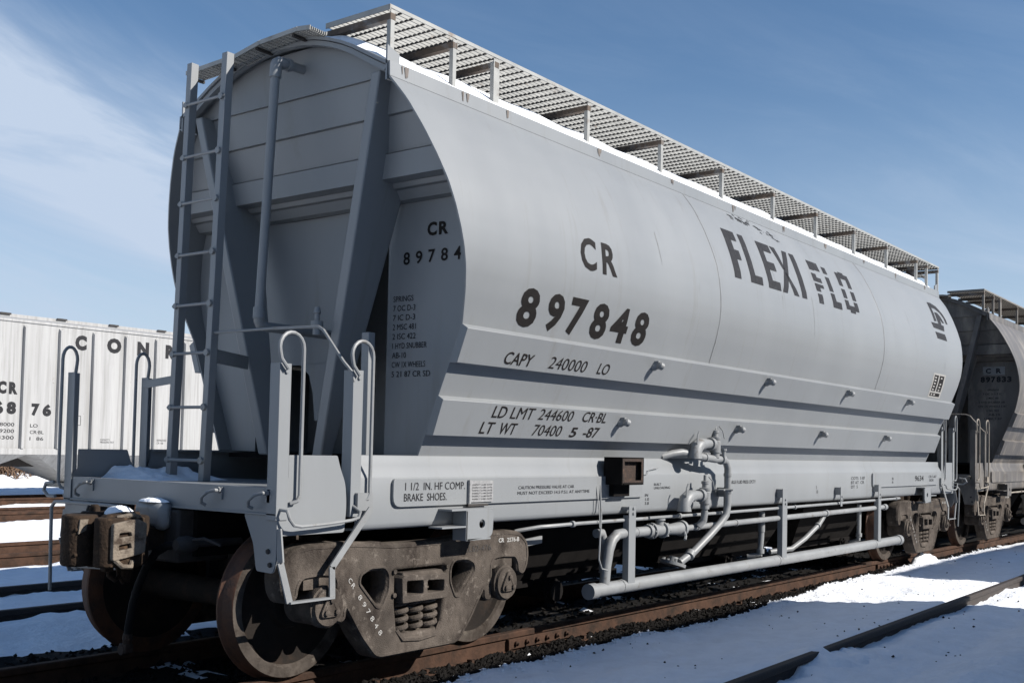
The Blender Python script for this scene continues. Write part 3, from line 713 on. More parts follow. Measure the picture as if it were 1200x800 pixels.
# ladder
lad = MB(); LX = .60
def stile(y0, y1, w): lad.hexa([(LX-.03, y0-w/2, 1.228), (LX+.035, y0-w/2, 1.228), (LX+.035, y0+w/2, 1.228), (LX-.03, y0+w/2, 1.228), (LX-.03, y1-w/2, 4.375), (LX+.035, y1-w/2, 4.375), (LX+.035, y1+w/2, 4.375), (LX-.03, y1+w/2, 4.375)])
stile(.755, .655, .058); stile(.355, .235, .062)
LAD = E('ladder', lad, PAINT, bevel=.004)
for z in (1.38, 1.77, 2.17, 2.53, 2.91, 3.30, 3.65, 4.05):
    t = (z-1.228)/(4.42-1.228); ya, yb_ = lerp(.755, .655, t), lerp(.355, .235, t); r = MB()
    r.tube([(LX-.038, ya+.03, z), (LX-.038, yb_-.03, z)], .0115, 8); r.lathe((LX-.03, yb_-.0, z), (-1, 0, 0), [(0, .026), (.02, .026)], 8); r.lathe((LX-.03, ya, z), (-1, 0, 0), [(0, .022), (.02, .022)], 8)
    P('rung', r, PAINT2, LAD)
br = MB(); br.beam((.64, .33, 2.15), (1.02, .43, 2.13), .02, .10); P('ladder_bracket', br, PAINT2, LAD)
# corner uprights with looped grab irons
def upright(x, y, sx, sy, w=.09):
    s = 1 if y > 0 else -1
    mb = MB(); prof_ = [(0, 0), (sx*w, 0), (sx*w, sy*.008), (sx*.008, sy*.008), (sx*.008, sy*w), (0, sy*w)]
    z0, z1 = (1.05, 2.005)
    k = len(prof_); vs_ = [(x+a, y+b, z0) for a, b in prof_]+[(x+a, y+b, z1) for a, b in prof_]
    fs = [(j, (j+1) % k, k+(j+1) % k, k+j) for j in range(k)]+[tuple(range(k)), tuple(k+j for j in range(k))]
    mb.add(vs_, fs); mb.lathe((x+sx*.05, y, 1.955), (0, -sy, 0), [(-.002, .014), (.012, .014)], 8)
    return mb
def loop_path(x, y, dirx, far):
    pts = []; c = .095 if dirx > 0 else .058; ch = .095
    # from the top of the post, round over and down beside it
    cx = x+dirx*(.045 if dirx > 0 else .045)
    pts += [(x+.02, y, 1.97), (x-.035, y, 2.03)] if dirx > 0 else [(x-.004, y, 1.95), (x+.004, y, 2.02)]
    for k in range(11):
        a = math.pi*1.10-math.pi*1.10*k/10
        pts.append((cx+dirx*(c*math.cos(a)), y, 2.10+ch*math.sin(a)))
    pts += [(cx+dirx*c, y, 1.6), (cx+dirx*c, y, 1.20), (cx+dirx*(c-.02), y, 1.165), (cx+dirx*(c-.06), y+far*.02, 1.15)]
    return pts
for sy in (-1, 1):
    y = 1.172*sy
    o = E('corner_post', upright(-.012, y, 1, -sy), PAINT, bevel=.002)
    g_ = MB(); g_.tube(loop_path(0.01 if sy < 0 else .06, y+sy*.025, -sy, -sy), .0125, 8); P('grab_iron', g_, PAINT2, o)
    o = E('corner_post', upright(.60, y, 1, -sy), PAINT, bevel=.002)
    g_ = MB(); g_.tube(loop_path(.61 if sy < 0 else .67, y+sy*.025, -sy, -sy), .0125, 8); P('grab_iron', g_, PAINT2, o)
    # corner side plate with a swept rear edge
    mb = MB(); poly = [(.014, .955), (.56, .955), (.575, 1.13), (.56, 1.27), (.515, 1.36), (.485, 1.445), (.085, 1.445), (.085, 1.30), (.014, 1.25)]
    plate(mb, [rounded(poly, [.03, .02, .06, .06, .06, .01, .01, .01, .01])], lambda u, v, w: (u, sy*(1.158+w), v), .006, .001); E('corner_plate', mb, PAINT)
    # hanging bracket and step
    mb = MB(); plate(mb, [rounded([(.86, 1.077), (1.168, 1.077), (1.168, .80), (1.14, .73), (.99, .735), (.955, .90)], .02)], lambda u, v, w: (.008+w, sy*u, v), .006, .001); ST = E('step_bracket', mb, PAINT)
    bb = MB()
    for yy, zz in ((1.10, .86), (1.12, .78)): bb.lathe((.002, sy*yy, zz), (-1, 0, 0), [(0, .016), (.012, .016)], 6)
    P('bolt', bb, DARKST, ST)
    st = MB(); y2 = 1.205*sy
    st.beam((.01, sy*1.175, 1.0), (.01, y2, .80), .05, .012, (1, 0, 0)); st.beam((.005, y2, .80), (.085, y2, .555), .012, .045, (1, 0, 0))
    st.beam((.08, y2, .552), (.44, y2, .552), .045, .012, (0, 0, 1)); st.beam((.434, y2, .55), (.425, y2, .745), .012, .045, (1, 0, 0)); st.beam((.424, y2, .74), (.755, y2, 1.10), .012, .045, (1, 0, 0))
    st.box(.64, .78, min(sy*1.174, sy*1.20), max(sy*1.174, sy*1.20), 1.09, 1.205)
    P('step', st, PAINT2, ST)
    gi = MB(); yo = 1.232*sy
    gi.tube([(.02, sy*1.17, 1.115), (.025, yo, 1.11), (.045, yo, 1.06), (.08, yo, 1.022), (.14, yo, 1.012), (.35, yo, 1.02), (.56, yo, 1.035), (.62, yo, 1.05), (.635, yo, 1.085), (.63, sy*1.17, 1.12)], .011, 8); P('grab_iron', gi, PAINT2, ST)
    # jacking pad
    mb = MB(); a, b = min(sy*1.172, sy*1.30), max(sy*1.172, sy*1.30)
    plate(mb, [rounded([(1.62, .85), (1.92, .87), (1.93, 1.065), (1.62, 1.065)], [.01, .05, .05, .02]), [(1.80+.035*math.cos(k*math.pi/7), .965+.035*math.sin(k*math.pi/7)) for k in range(14)]], lambda u, v, w: (u, sy*(1.29+w), v), .008, .002)
    mb.box(1.62, 1.635, a, b-.0 if sy > 0 else b, .85, 1.065); mb.box(1.46, 1.92, a, b, 1.065, 1.078); mb.box(1.635, 1.90, a, b, .85, .864)
    mb.box(1.36, 1.63, a, b, .945, .957)
    E('jacking_pad', mb, PAINT, bevel=.002)
# handrail crossing the end, from ladder to near upright
mb = MB(); mb.tube([(.60, .33, 2.315), (.60, -.30, 2.315), (.58, -.85, 2.30), (.55, -.93, 2.27), (.575, -1.10, 2.06), (.60, -1.165, 1.985), (.605, -1.17, 1.93)], .0105, 8); E('handrail', mb, PAINT2)
mb = MB(); mb.beam((.60, 1.15, 1.95), (.60, .74, 1.985), .012, .06); E('handrail_strap', mb, PAINT2)
# coupler, draft gear, cut lever, hose
mb = MB(); mb.box(-.02, .40, -.22, .22, .72, 1.07); dg = E('draft_gear_housing', mb, DARKST, bevel=.02)
mb = MB(); mb.box(-.10, .0, -.15, .17, .93, 1.12); E('striker', mb, PAINT2, bevel=.045)
mb = MB(); mb.box(-.30, .1, -.075, .075, .80, .96)
head = [(-.22, -.10), (-.30, -.17), (-.34, -.225), (-.56, -.225), (-.60, -.19), (-.60, -.13), (-.46, -.10), (-.42, -.02), (-.44, .06), (-.40, .15), (-.30, .18), (-.22, .12)]
plate(mb, [rounded(head, .03)], lambda u, v, w: (u, v, .88+w), .135, .02)
mb.box(-.44, -.28, -.12, .12, 1.025, 1.06); mb.hexa([(-.60, -.20, 1.0), (-.36, -.22, 1.0), (-.34, -.05, 1.0), (-.58, -.06, 1.0), (-.55, -.17, 1.05), (-.38, -.19, 1.065), (-.37, -.08, 1.065), (-.54, -.09, 1.045)]); mb.lathe((-.30, .0, .60), (.1, 0, 1), [(0, .03), (.10, .05), (.16, .05)], 10); mb.box(-.36, -.26, -.10, .10, .70, .76)
CP = E('coupler', mb, COUPM, bevel=.012); CP.location.x = .05
mb = MB(); kn = [(-.42, .16), (-.40, .05), (-.52, .0), (-.60, -.04), (-.68, -.03), (-.70, .05), (-.66, .13), (-.56, .18)]
plate(mb, [rounded(kn, .035)], lambda u, v, w: (u, v, .885+w), .14, .02); mb.lathe((-.46, .12, .70), (0, 0, 1), [(0, .035), (.38, .035), (.40, .022)], 12)
for z_ in (.715, 1.0): mb.lathe((-.46, .10, z_), (0, 0, 1), [(0, .095), (.05, .095), (.056, .085)], 18)
for z_ in (.80, .955): mb.box(-.69, -.60, -.052, -.035, z_-.012, z_+.012)
P('knuckle', mb, COUPM, CP, .008)
mb = MB(); mb.tube([(-.46, -.05, .72), (-.47, -.08, .66), (-.44, -.10, .63), (-.40, -.08, .65), (-.38, -.05, .70)], .015, 8); mb.tube([(-.38, -.02, .72), (-.36, -.03, .64), (-.33, -.02, .60), (-.30, .0, .62)], .013, 8); mb.box(-.52, -.46, -.12, -.06, .69, .735)
P('lock_lifter', mb, COUPM, CP, .004)
mb = MB(); fp = [(-.56, .775), (-.345, .815), (-.335, .99), (-.40, 1.02), (-.56, .995)]
slots = [[(-.53, .945), (-.44, .95), (-.43, .915), (-.53, .905)], [(-.53, .87), (-.44, .882), (-.43, .84), (-.53, .825)]]
plate(mb, [rounded(fp, .012)]+[rounded(s_, .012) for s_ in slots], lambda u, v, w: (u, -.252+w, v), .012, .006)
mb.tube([(-.54, -.25, .775), (-.50, -.27, .735), (-.44, -.27, .73), (-.42, -.25, .76)], .016, 8)
mb.tube([(-.50, -.20, 1.03), (-.42, -.24, 1.05), (-.36, -.22, 1.03)], .016, 8)
mb.hexa([(-.675, -.062, .93), (-.625, -.062, .95), (-.625, -.05, .95), (-.675, -.05, .93), (-.665, -.062, 1.02), (-.61, -.062, 1.02), (-.61, -.05, 1.02), (-.665, -.05, 1.02)])  # small tan plate on the knuckle, a lit patch put in as colour
P('guard_arm_face', mb, TANM, CP)
mb = MB(); mb.tube([(-.05, .22, 1.03), (-.06, .35, 1.06), (-.06, .50, 1.066), (-.06, 1.10, 1.064), (-.06, 1.20, 1.06), (-.065, 1.235, 1.02), (-.065, 1.23, .8), (-.065, 1.215, .42)], .013, 8)
mb.tube([(-.05, 1.24, 1.20), (-.06, 1.33, 1.19), (-.065, 1.35, 1.14), (-.06, 1.30, 1.10), (-.05, 1.22, 1.10)], .013, 8)
mb.tube([(-.05, .22, 1.03), (-.20, .12, 1.06), (-.32, .03, 1.08)], .013, 8)
E('uncoupling_lever', mb, PAINT2)
mb = MB(); mb.tube([(-.12, .80, .64), (-.12, .25, .665)], .022, 10); mb.lathe((-.12, .82, .64), (0, -1, 0), [(0, .03), (.06, .03)], 10); mb.tube([(-.12, .45, .655), (-.05, .40, .75), (.05, .35, .8)], .012, 6); mb.tube([(-.10, .72, .645), (-.05, .72, .78), (0, .72, 1.08)], .012, 6); E('coupler_support_rod', mb, WHITEP)
mb = MB(); mb.tube([(.35, -.40, .86), (.0, -.38, .86), (-.10, -.37, .855)], .024, 10); mb.lathe((-.04, -.37, .855), (-1, 0, 0), [(-.05, .04), (.0, .055), (.06, .055), (.10, .035)], 12); mb.tube([(-.05, -.37, .88), (-.02, -.50, .90), (.02, -.62, .86)], .010, 6); mb.tube([(-.02, -.30, .86), (.0, -.18, .90), (0, -.10, 1.02)], .012, 6)
AC = E('angle_cock', mb, DARKST)
mb = MB(); mb.tube([(-.06, -.38, .855), (-.10, -.33, .855), (-.10, -.22, .84), (-.11, -.12, .79), (-.11, -.02, .69), (-.115, .05, .57), (-.12, .10, .44), (-.12, .135, .30), (-.12, .145, .23)], .027, 12)
mb.lathe((-.117, .073, .51), (0, .4, -1), [(-.012, .030), (.012, .030)], 12)
HS = E('air_hose', mb, RUBBER)
mb = MB(); mb.lathe((-.12, .145, .24), (0, .05, -1), [(0, .03), (.04, .034), (.05, .028), (.08, .028)], 10); mb.box(-.15, -.09, .12, .20, .11, .17); mb.lathe((-.155, .17, .13), (1, 0, 0), [(0, .038), (.05, .038)], 12)
P('hose_coupling', mb, RUSTBOX, HS, .006)
# curved crossover board over the roof end
pts = [(-.50, 4.455), (-.36, 4.472), (.05, 4.458), (.33, 4.412), (.46, 4.408), (.93, 4.395)]
cb = MB()
for (y0, z0_), (y1, z1_) in zip(pts[:-1], pts[1:]):
    n = max(2, int(abs(y1-y0)/.045))
    for i in range(9):
        x = .735+.155*i/8
        cb.beam((x, y0, z0_), (x, y1-.004, z1_), .006 if 0 < i < 8 else .009, .022 if 0 < i < 8 else .032, (0, 0, 1))
    for k in range(n):
        t = (k+.5)/n; cb.beam((.74, lerp(y0, y1, t), lerp(z0_, z1_, t)-.010), (.885, lerp(y0, y1, t), lerp(z0_, z1_, t)-.010), .007, .010)
E('crossover_board', cb, GALV)
for y0, z0_ in ((-.3, 4.49), (.1, 4.475), (.5, 4.425), (.92, 4.412)):
    cb = MB(); cb.box(.75, .90, y0-.012, y0+.012, z0_-.055, z0_-.035); E('crossover_support', cb, DARKST)

# --- roof walkway: long bearing bars, cross bars, posts
wk = MB(); WZ = 4.575; X0, X1 = .97, 13.52; Y0, Y1 = -1.05, -.41
for i in range(15):
    y = lerp(Y0, Y1, i/14); edge = i in (0, 14)
    wk.box(X0, X1, y-(.005 if edge else .0035), y+(.005 if edge else .0035), WZ-(.026 if edge else .028), WZ)
for x in (X0-.006, X1): wk.box(x, x+.006, Y0-.005, Y1+.005, WZ-.038, WZ+.001)
WALK = P('roof_walkway', wk, GALV, car)
cbm = MB(); k = 0; x = X0+.004
while x < X1:
    cbm.box(x-.0035, x+.0035, Y0+.008, Y1-.008, WZ-.030, WZ-.016); x += .118
P('grating_cross_bars', cbm, DARKST, WALK)
postx = [1.0, 1.66, 2.16, 3.45, 4.72, 6.0, 7.28, 8.54, 9.84, 11.11, 12.44, 12.95, 13.50]
for i, x in enumerate(postx):
    p = MB(); w = .072 if i == 2 else .040
    p.box(x-w/2, x+w/2, Y0+.002, Y0+.010, 4.165, WZ-.03); p.box(x-w/2, x-w/2+.008, Y0+.010, Y0+.04, 4.185, WZ-.055)
    o = P('walkway_post', p, GALV, WALK, .002)
    q = MB(); q.box(x-.025, x+.025, Y0+.0, Y1, WZ-.10, WZ-.055); q.box(x-.02, x+.02, Y1-.05, Y1-.01, 4.40, WZ-.10); P('walkway_bracket', q, RUSTY, WALK)
q = MB(); q.box(13.05, 13.17, -.80, -.68, 4.30, WZ-.055); P('walkway_bracket', q, RUSTY, WALK, .004)

# --- pipes along the near side
def pipe(name, pts, r, m=PAINT2, fl=(), parent=None, n=14):
    mb = MB(); mb.tube(pts, r, n)
    for p, d, rr, w in fl: mb.lathe(V(p)-V(d).normalized()*w/2, d, [(0, rr), (w, rr)], 16)
    return P(name, mb, m, parent or car)
pipe('unloading_pipe', [(3.36, -1.2, .325), (3.42, -1.2, .325), (7.0, -1.2, .335), (11.15, -1.2, .35), (11.25, -1.2, .35)], .060, fl=[((3.40, -1.2, .325), (1, 0, 0), .068, .10), ((11.2, -1.2, .35), (1, 0, 0), .072, .10), ((3.86, -1.2, .328), (1, 0, 0), .063, .02), ((7.12, -1.2, .336), (1, 0, 0), .064, .02), ((10.2, -1.2, .345), (1, 0, 0), .064, .02)])
mp_ = pipe('air_supply_pipe', [(3.60, -1.2, .36), (3.62, -1.2, .52), (3.66, -1.2, .66), (3.71, -1.2, .74), (3.79, -1.2, .785), (3.90, -1.2, .79), (4.32, -1.2, .79)], .046, fl=[((4.32, -1.2, .79), (1, 0, 0), .062, .05), ((4.10, -1.2, .79), (1, 0, 0), .049, .02)])
pipe('pipe_stub', [(3.70, -1.12, .45), (3.72, -1.12, .70), (3.66, -1.12, .80), (3.58, -1.12, .80)], .04)
vb = MB(); vb.lathe((4.36, -1.2, .79), (1, 0, 0), [(0, .075), (.03, .075), (.03, .05), (.10, .055), (.20, .055), (.20, .075), (.23, .075), (.23, .045), (.34, .05), (.50, .06), (.56, .06), (.56, .075), (.60, .075), (.60, .03)], 18)
vb.lathe((4.52, -1.2, .79), (0, 0, 1), [(0, .04), (.09, .04), (.09, .055), (.11, .055), (.11, .02), (.13, .02)], 12); vb.box(4.30, 4.86, -1.23, -1.21, .905, .925)
for k in range(6):
    a = k*math.pi/3
    for xx in (4.345, 4.575): vb.lathe((xx, -1.2+.062*math.cos(a), .79+.062*math.sin(a)), (1, 0, 0), [(0, .010), (.06, .010)], 6)
vb.tube([(4.90, -1.24, .79), (4.90, -1.27, .72), (4.87, -1.28, .69)], .014, 6)
P('valve', vb, PAINT2, mp_)
pipe('air_supply_pipe', [(4.95, -1.2, .785), (6.0, -1.2, .795), (8.0, -1.2, .81), (10.58, -1.2, .83), (10.66, -1.2, .83)], .030, fl=[((4.98, -1.2, .785), (1, 0, 0), .04, .05), ((5.25, -1.2, .79), (1, 0, 0), .038, .04), ((10.62, -1.2, .83), (1, 0, 0), .042, .09), ((7.3, -1.2, .80), (1, 0, 0), .036, .03), ((8.55, -1.2, .815), (1, 0, 0), .04, .05), ((6.1, -1.2, .795), (1, 0, 0), .036, .03)])
pipe('brake_pipe', [(2.55, -1.02, .86), (2.72, -1.15, .895), (2.85, -1.19, .90), (3.2, -1.2, .905), (6, -1.2, .91), (11.25, -1.2, .935)], .016, fl=[((3.1, -1.2, .904), (1, 0, 0), .027, .03), ((4.9, -1.2, .909), (1, 0, 0), .026, .03), ((7.6, -1.2, .915), (1, 0, 0), .026, .03), ((11.1, -1.2, .935), (1, 0, 0), .026, .03)], n=8)
for x, zt, zb, w in ((3.96, 1.03, .33, .115), (7.22, 1.135, .34, .125), (10.30, 1.145, .345, .10), (8.92, 1.13, .89, .055), (5.75, 1.175, .87, .05)):
    mb = MB(); mb.box(x-w/2, x+w/2, -1.252, -1.244, zb, zt)
    if zb < .5: mb.box(x-w/2, x-w/2+.008, -1.244, -1.19, zb+.05, .95)
    mb.box(x-w/2, x+w/2, -1.244, -1.173, max(zt-.10, 1.0), zt-.006)
    for zz in (.985, 1.03): mb.lathe((x+.01, -1.252, zz-.02), (0, -1, 0), [(0, .014), (.012, .014)], 6)
    P('pipe_hanger', mb, PAINT, car, .002)
pipe('unloading_pipe', [(3.36, 1.2, .325), (7.0, 1.2, .335), (11.25, 1.2, .35)], .060)
# drops from the supply pipe to the outlets
pipe('outlet_feed', [(8.56, -1.18, .80), (8.45, -1.15, .68), (8.15, -1.10, .52), (7.88, -1.05, .41), (7.6, -.9, .38)], .030, fl=[((8.42, -1.145, .665), (1, .1, .45), .038, .03)])
pipe('outlet_feed', [(6.9, -1.12, .88), (6.89, -1.12, .60), (6.86, -1.12, .41), (6.8, -1.0, .38)], .034, fl=[((6.87, -1.12, .45), (0, 0, 1), .045, .05), ((6.89, -1.12, .72), (0, 0, 1), .04, .12)])
pipe('outlet_feed', [(9.88, -1.12, .88), (9.88, -1.12, .60), (9.87, -1.12, .42), (9.9, -1.0, .37)], .030, fl=[((9.88, -1.12, .48), (0, 0, 1), .04, .05)])
pipe('outlet_feed', [(5.72, -1.22, .82), (5.62, -1.16, .74), (5.42, -1.12, .58), (5.2, -1.08, .46)], .018, fl=[((5.60, -1.16, .72), (1, 0, .5), .026, .03)])
# upper and lower relief valve assemblies
def valve_asm(dx, dz, stemlen):
    mb = MB()
    mb.lathe((5.42+dx, -1.30, 1.43+dz), (0, 0, 1), [(0, .030), (.04, .030), (.04, .045), (.09, .045), (.09, .055), (.20, .055), (.21, .045), (.225, .055), (.245, .055), (.25, .03), (.28, .03), (.285, .038), (.31, .038), (.315, .018), (.37, .016)], 14)
    mb.tube([(5.42+dx, -1.30, 1.60+dz), (5.22+dx, -1.30, 1.605+dz), (5.10+dx, -1.30, 1.60+dz), (5.04+dx, -1.30, 1.57+dz), (5.01+dx, -1.30, 1.52+dz), (5.01+dx, -1.30, 1.46+dz)], [.04, .05, .062, .066, .06, .07], 14)
    mb.lathe((5.30+dx, -1.30, 1.603+dz), (1, 0, 0), [(0, .064), (.05, .064)], 14)
    mb.tube([(5.44+dx, -1.33, 1.78+dz), (5.50+dx, -1.34, 1.74+dz), (5.52+dx, -1.35, 1.66+dz)], .006, 6)
    mb.tube([(4.99+dx, -1.33, 1.60+dz), (5.0+dx, -1.33, 1.68+dz), (5.03+dx, -1.33, 1.72+dz)], .008, 6)
    return mb
up = pipe('relief_pipe', [(4.70, -1.10, 1.47), (4.80, -1.16, 1.50), (4.90, -1.21, 1.515), (5.02, -1.25, 1.50), (5.18, -1.28, 1.475), (5.42, -1.30, 1.455), (5.58, -1.30, 1.455), (5.66, -1.30, 1.43), (5.70, -1.30, 1.37), (5.71, -1.30, 1.0), (5.68, -1.30, .90), (5.60, -1.28, .82), (5.42, -1.25, .70), (5.15, -1.22, .55), (4.95, -1.18, .46)], .037, fl=[((5.56, -1.30, 1.455), (1, 0, 0), .052, .05), ((5.705, -1.30, 1.30), (0, 0, 1), .044, .03), ((5.71, -1.30, 1.13), (0, 0, 1), .046, .03), ((5.24, -1.285, 1.47), (1, 0, 0), .044, .03), ((5.10, -1.21, .53), (1, .1, .7), .05, .06)])
P('relief_valve', valve_asm(0, 0, .1), PAINT2, up)
mb = valve_asm(-.20, -.50, .1); mb.tube([(5.22, -1.30, .95), (5.22, -1.29, .86), (5.18, -1.25, .80)], .035, 12); P('relief_valve', mb, PAINT2, up)
mb = MB(); mb.lathe((4.95, -1.10, .43), (.25, -.1, .95), [(0, .13), (.03, .13), (.03, .06), (.08, .05)], 18)
for k in range(8): mb.lathe((4.96+.10*math.cos(k*.785), -1.10+.10*math.sin(k*.785), .455), (.2, 0, 1), [(0, .014), (.045, .014)], 6)
P('outlet_flange', mb, PAINT2, up)
mb = MB(); mb.box(5.62, 5.70, -1.30, -1.172, 1.14, 1.152); mb.tube([(5.62, -1.24, 1.15), (5.70, -1.36, 1.15)], .01, 6); mb.lathe((5.55, -1.33, 1.48), (0, 0, 1), [(0, .02), (.06, .02), (.06, .03), (.08, .03)], 10); P('pipe_clamp', mb, PAINT2, up)
# brake gear and dark equipment underneath
mb = MB(); mb.tube([(2.6, .3, .8), (3.2, .3, .8)], .16, 16); mb.tube([(1.9, -.35, .72), (2.9, -.6, .70)], .02, 8); mb.box(2.2, 2.75, -.70, -.66, .76, .83); P('brake_gear', mb, DARKST, car)
mb = MB(); mb.hexa([(2.35, -.98, .70), (2.98, -.98, .74), (2.98, -.96, .74), (2.35, -.96, .70), (2.45, -.98, .76), (2.98, -.98, .80), (2.98, -.96, .80), (2.45, -.96, .76)]); P('brake_lever', mb, PAINT2, car)

# --- trucks
def make_truck(parent, x):
    bo = MB(); bo.box(-.20, .20, -1.0, 1.0, .45, .66); bo.lathe((0, 0, .66), (0, 0, 1), [(0, .20), (.10, .20)], 20); bo.box(-.16, .16, -.70, .70, .66, .72)
    for s in (-1, 1):
        plate(bo, [[(-.225, .45), (.23, .45), (.235, .60), (.215, .615), (-.215, .625), (-.235, .61)], rounded([(-.195, .487), (-.018, .487), (-.018, .592), (-.2, .6)], .022), rounded([(.012, .487), (.198, .487), (.2, .58), (.012, .59)], .022)], lambda u, v, w: (u, s*(1.11+w), v), .06, .006)
        bo.hexa([(-.215, s*1.02, .625), (.215, s*1.02, .615), (.215, s*1.16, .615), (-.215, s*1.16, .625), (-.20, s*1.02, .65), (.20, s*1.02, .645), (.20, s*1.14, .645), (-.20, s*1.14, .65)])
        bo.lathe((.09, s*1.07, .515), (0, 0, 1), [(0, .04), (.03, .035), (.045, .015)], 10)
    tr = link('truck', bo.mesh('truck'), TRUCKM, parent, .006); tr.location = (x, 0, 0)
    half = [(.0, .825), (.30, .830), (.46, .845), (.70, .862), (1.02, .862), (1.14, .845), (1.225, .78), (1.245, .69), (1.23, .60), (1.19, .545), (1.14, .56), (1.13, .63), (1.09, .685), (.93, .695), (.82, .685), (.785, .64), (.785, .385), (.725, .385), (.72, .45), (.70, .47), (.55, .255), (.43, .125), (.38, .107), (.0, .107)]
    outer = [(a, b) for a, b in half]+[(-a, b) for a, b in half[-2:0:-1]]
    rr = []
    for a, b in outer: rr.append(.03 if b > .3 else .05)
    win = rounded([(.315, .54), (.315, .645), (.36, .70), (.50, .702), (.585, .665), (.60, .605), (.43, .43), (.375, .43)], .035)
    ctr = rounded([(-.275, .69), (.275, .69), (.275, .44), (.245, .24), (.19, .205), (-.19, .205), (-.245, .24), (-.275, .44)], .03)
    holes = [win, [(-a, b) for a, b in win], ctr]
    rim_ = rounded(outer, rr); rim_ = rim_+rim_[:1]
    sfm = None
    for s in (-1, 1):
        mb = MB(); plate(mb, [rounded(outer, rr)]+holes, lambda u, v, w: (u, s*(1.04+w), v), .058, .024)
        mb.tube([(a, s*1.112, b) for a, b in rim_], .017, 6)
        # flanges: thick ribs round the windows and along the tension member
        for sx in (-1, 1):
            mb.tube([(sx*a, s*1.12, b) for a, b in win]+[(sx*win[0][0], s*1.12, win[0][1])], .012, 6)
            mb.tube([(sx*.23, s*1.11, .26), (sx*.17, s*1.12, .19), (0, s*1.12, .175)], .02, 6)
            mb.box(sx*.62-.22, sx*.62+.22, s*1.06-.06, s*1.06+.06, .835, .870)
            for zz in (.66, .50): mb.lathe((sx*.272, s*1.118, zz), (0, s, 0), [(0, .018), (.022, .018)], 6)
            mb.box(sx*.93-.135, sx*.93+.135, s*1.02-.085, s*1.02+.085, .60, .71)
        sf = P('side_frame', mb, TRUCKM, tr, smooth=50)
        for xs in (-.15, .0, .15):
            sp_ = MB(); pts = []
            for k in range(4*12+1):
                a = 2*math.pi*k/12; pts.append((xs+.053*math.cos(a), s*1.06+.053*math.sin(a), .225+.225*k/48))
            sp_.tube(pts, .0195, 8); P('spring', sp_, TRUCKM, tr)
        if s == -1:
            tx = MB(); 
            d = V((.40-.735, 0, .155-.60)).normalized(); d = V((.615, 0, -.79)).normalized(); up_ = V((.79, 0, .615)); org = V((-.695, -1.1245, .640))
            fnd = lambda u, v: tuple(org+d*u+up_*v)
            for j, ch in enumerate('CR'): put_text(tx, ch, .0+.048*j, .032+.048*j, -.008, .024, fnd, .01)
            for j, ch in enumerate('897848'): put_text(tx, ch, .15+.064*j, .183+.064*j, -.008, .026, fnd, .005)
            put_text(tx, 'CR', .87, .94, .795, .83, lambda u, v: (u, -1.125, v), .04); put_text(tx, '2576-B', .975, 1.13, .793, .828, lambda u, v: (u, -1.125, v), .03)
            tl = P('truck_lettering', tx, WHITEP, tr, smooth=0)
            tx = MB(); put_text(tx, 'LL62-476', .48, .78, .745, .79, lambda u, v: (u, -1.125, v), 0); P('truck_lettering', tx, DARKST, tr, smooth=0)
    for sx in (-1, 1):
        ax = MB(); ax.lathe((sx*.9145, -1.0, .4826), (0, 1, 0), [(0, .08), (.25, .085), (.30, .11), (.45, .10), (1.0, .09), (1.55, .10), (1.70, .11), (1.75, .085), (2.0, .08)], 20); P('axle', ax, WHEELM, tr)
        for s in (-1, 1):
            w = MB()   # profile along the axle, outward positive
            prof_ = [(.0, .12), (.0, .40), (.008, .47), (.018, .505), (.035, .508), (.048, .492), (.056, .4885), (.135, .4826), (.145, .476), (.147, .41), (.125, .395), (.095, .37), (.085, .25), (.10, .17), (.15, .15), (.155, .10)]
            w.lathe((sx*.9145, s*.692, .4826), (0, s, 0), prof_, 56)
            for q in range(len(w.m)):
                if 8*56 <= q < 10*56: w.m[q] = 1
                elif 1*56 <= q < 8*56: w.m[q] = 2
            P('wheel', w, [WHEELM, WHEELF, TREADM], tr, smooth=30)
            c = MB(); o_ = (sx*.9145, s*1.0, .49)
            c.lathe(o_, (0, s, 0), [(-.10, .125), (.10, .125), (.12, .135), (.16, .135), (.165, .122), (.185, .118)], 26)
            tri = rounded([(.0, .105), (-.092, -.058), (.092, -.058)], .05, 5)
            plate(c, [tri], lambda u, v, w_: (o_[0]+u, s*(1.192+w_), .49+v), .010, .004)
            plate(c, [[(a*.78, b*.78) for a, b in tri], [(a*.55, b*.55) for a, b in tri]], lambda u, v, w_: (o_[0]+u, s*(1.204+w_), .49+v), .003, .002)
            for k in range(3):
                a = math.pi/2+k*2*math.pi/3; c.lathe((o_[0]+.05*math.cos(a), s*1.20, .49+.05*math.sin(a)-.005), (0, s, 0), [(0, .019), (.022, .019), (.026, .012)], 8)
            P('bearing_cap', c, TRUCKM, tr, smooth=40)
    bb = MB()
    for sx in (-1, 1): bb.box(sx*.42-.05, sx*.42+.05, -.8, .8, .36, .46); 
    for sx in (-1, 1):
        for s in (-1, 1): bb.box(sx*.42-.02+sx*-.0, sx*.42+.06*1, s*.72-.06, s*.72+.06, .38, .62)
    P('brake_beam', bb, DARKST, tr)
    return tr
TR = make_truck(car, .432+.9145)
# near-end step of the rear truck
cm = {}
for c in bpy.data.objects:
    if c.parent: cm.setdefault(c.parent.name, []).append(c)
t2 = copy_tree(TR, car, cm); t2.location = (LEN-(.432+.9145)-.0, 0, 0)
for o in END:
    c = copy_tree(o, car, cm); c.location = (LEN-o.location.x, 0, 0); c.rotation_euler = (0, 0, math.pi)

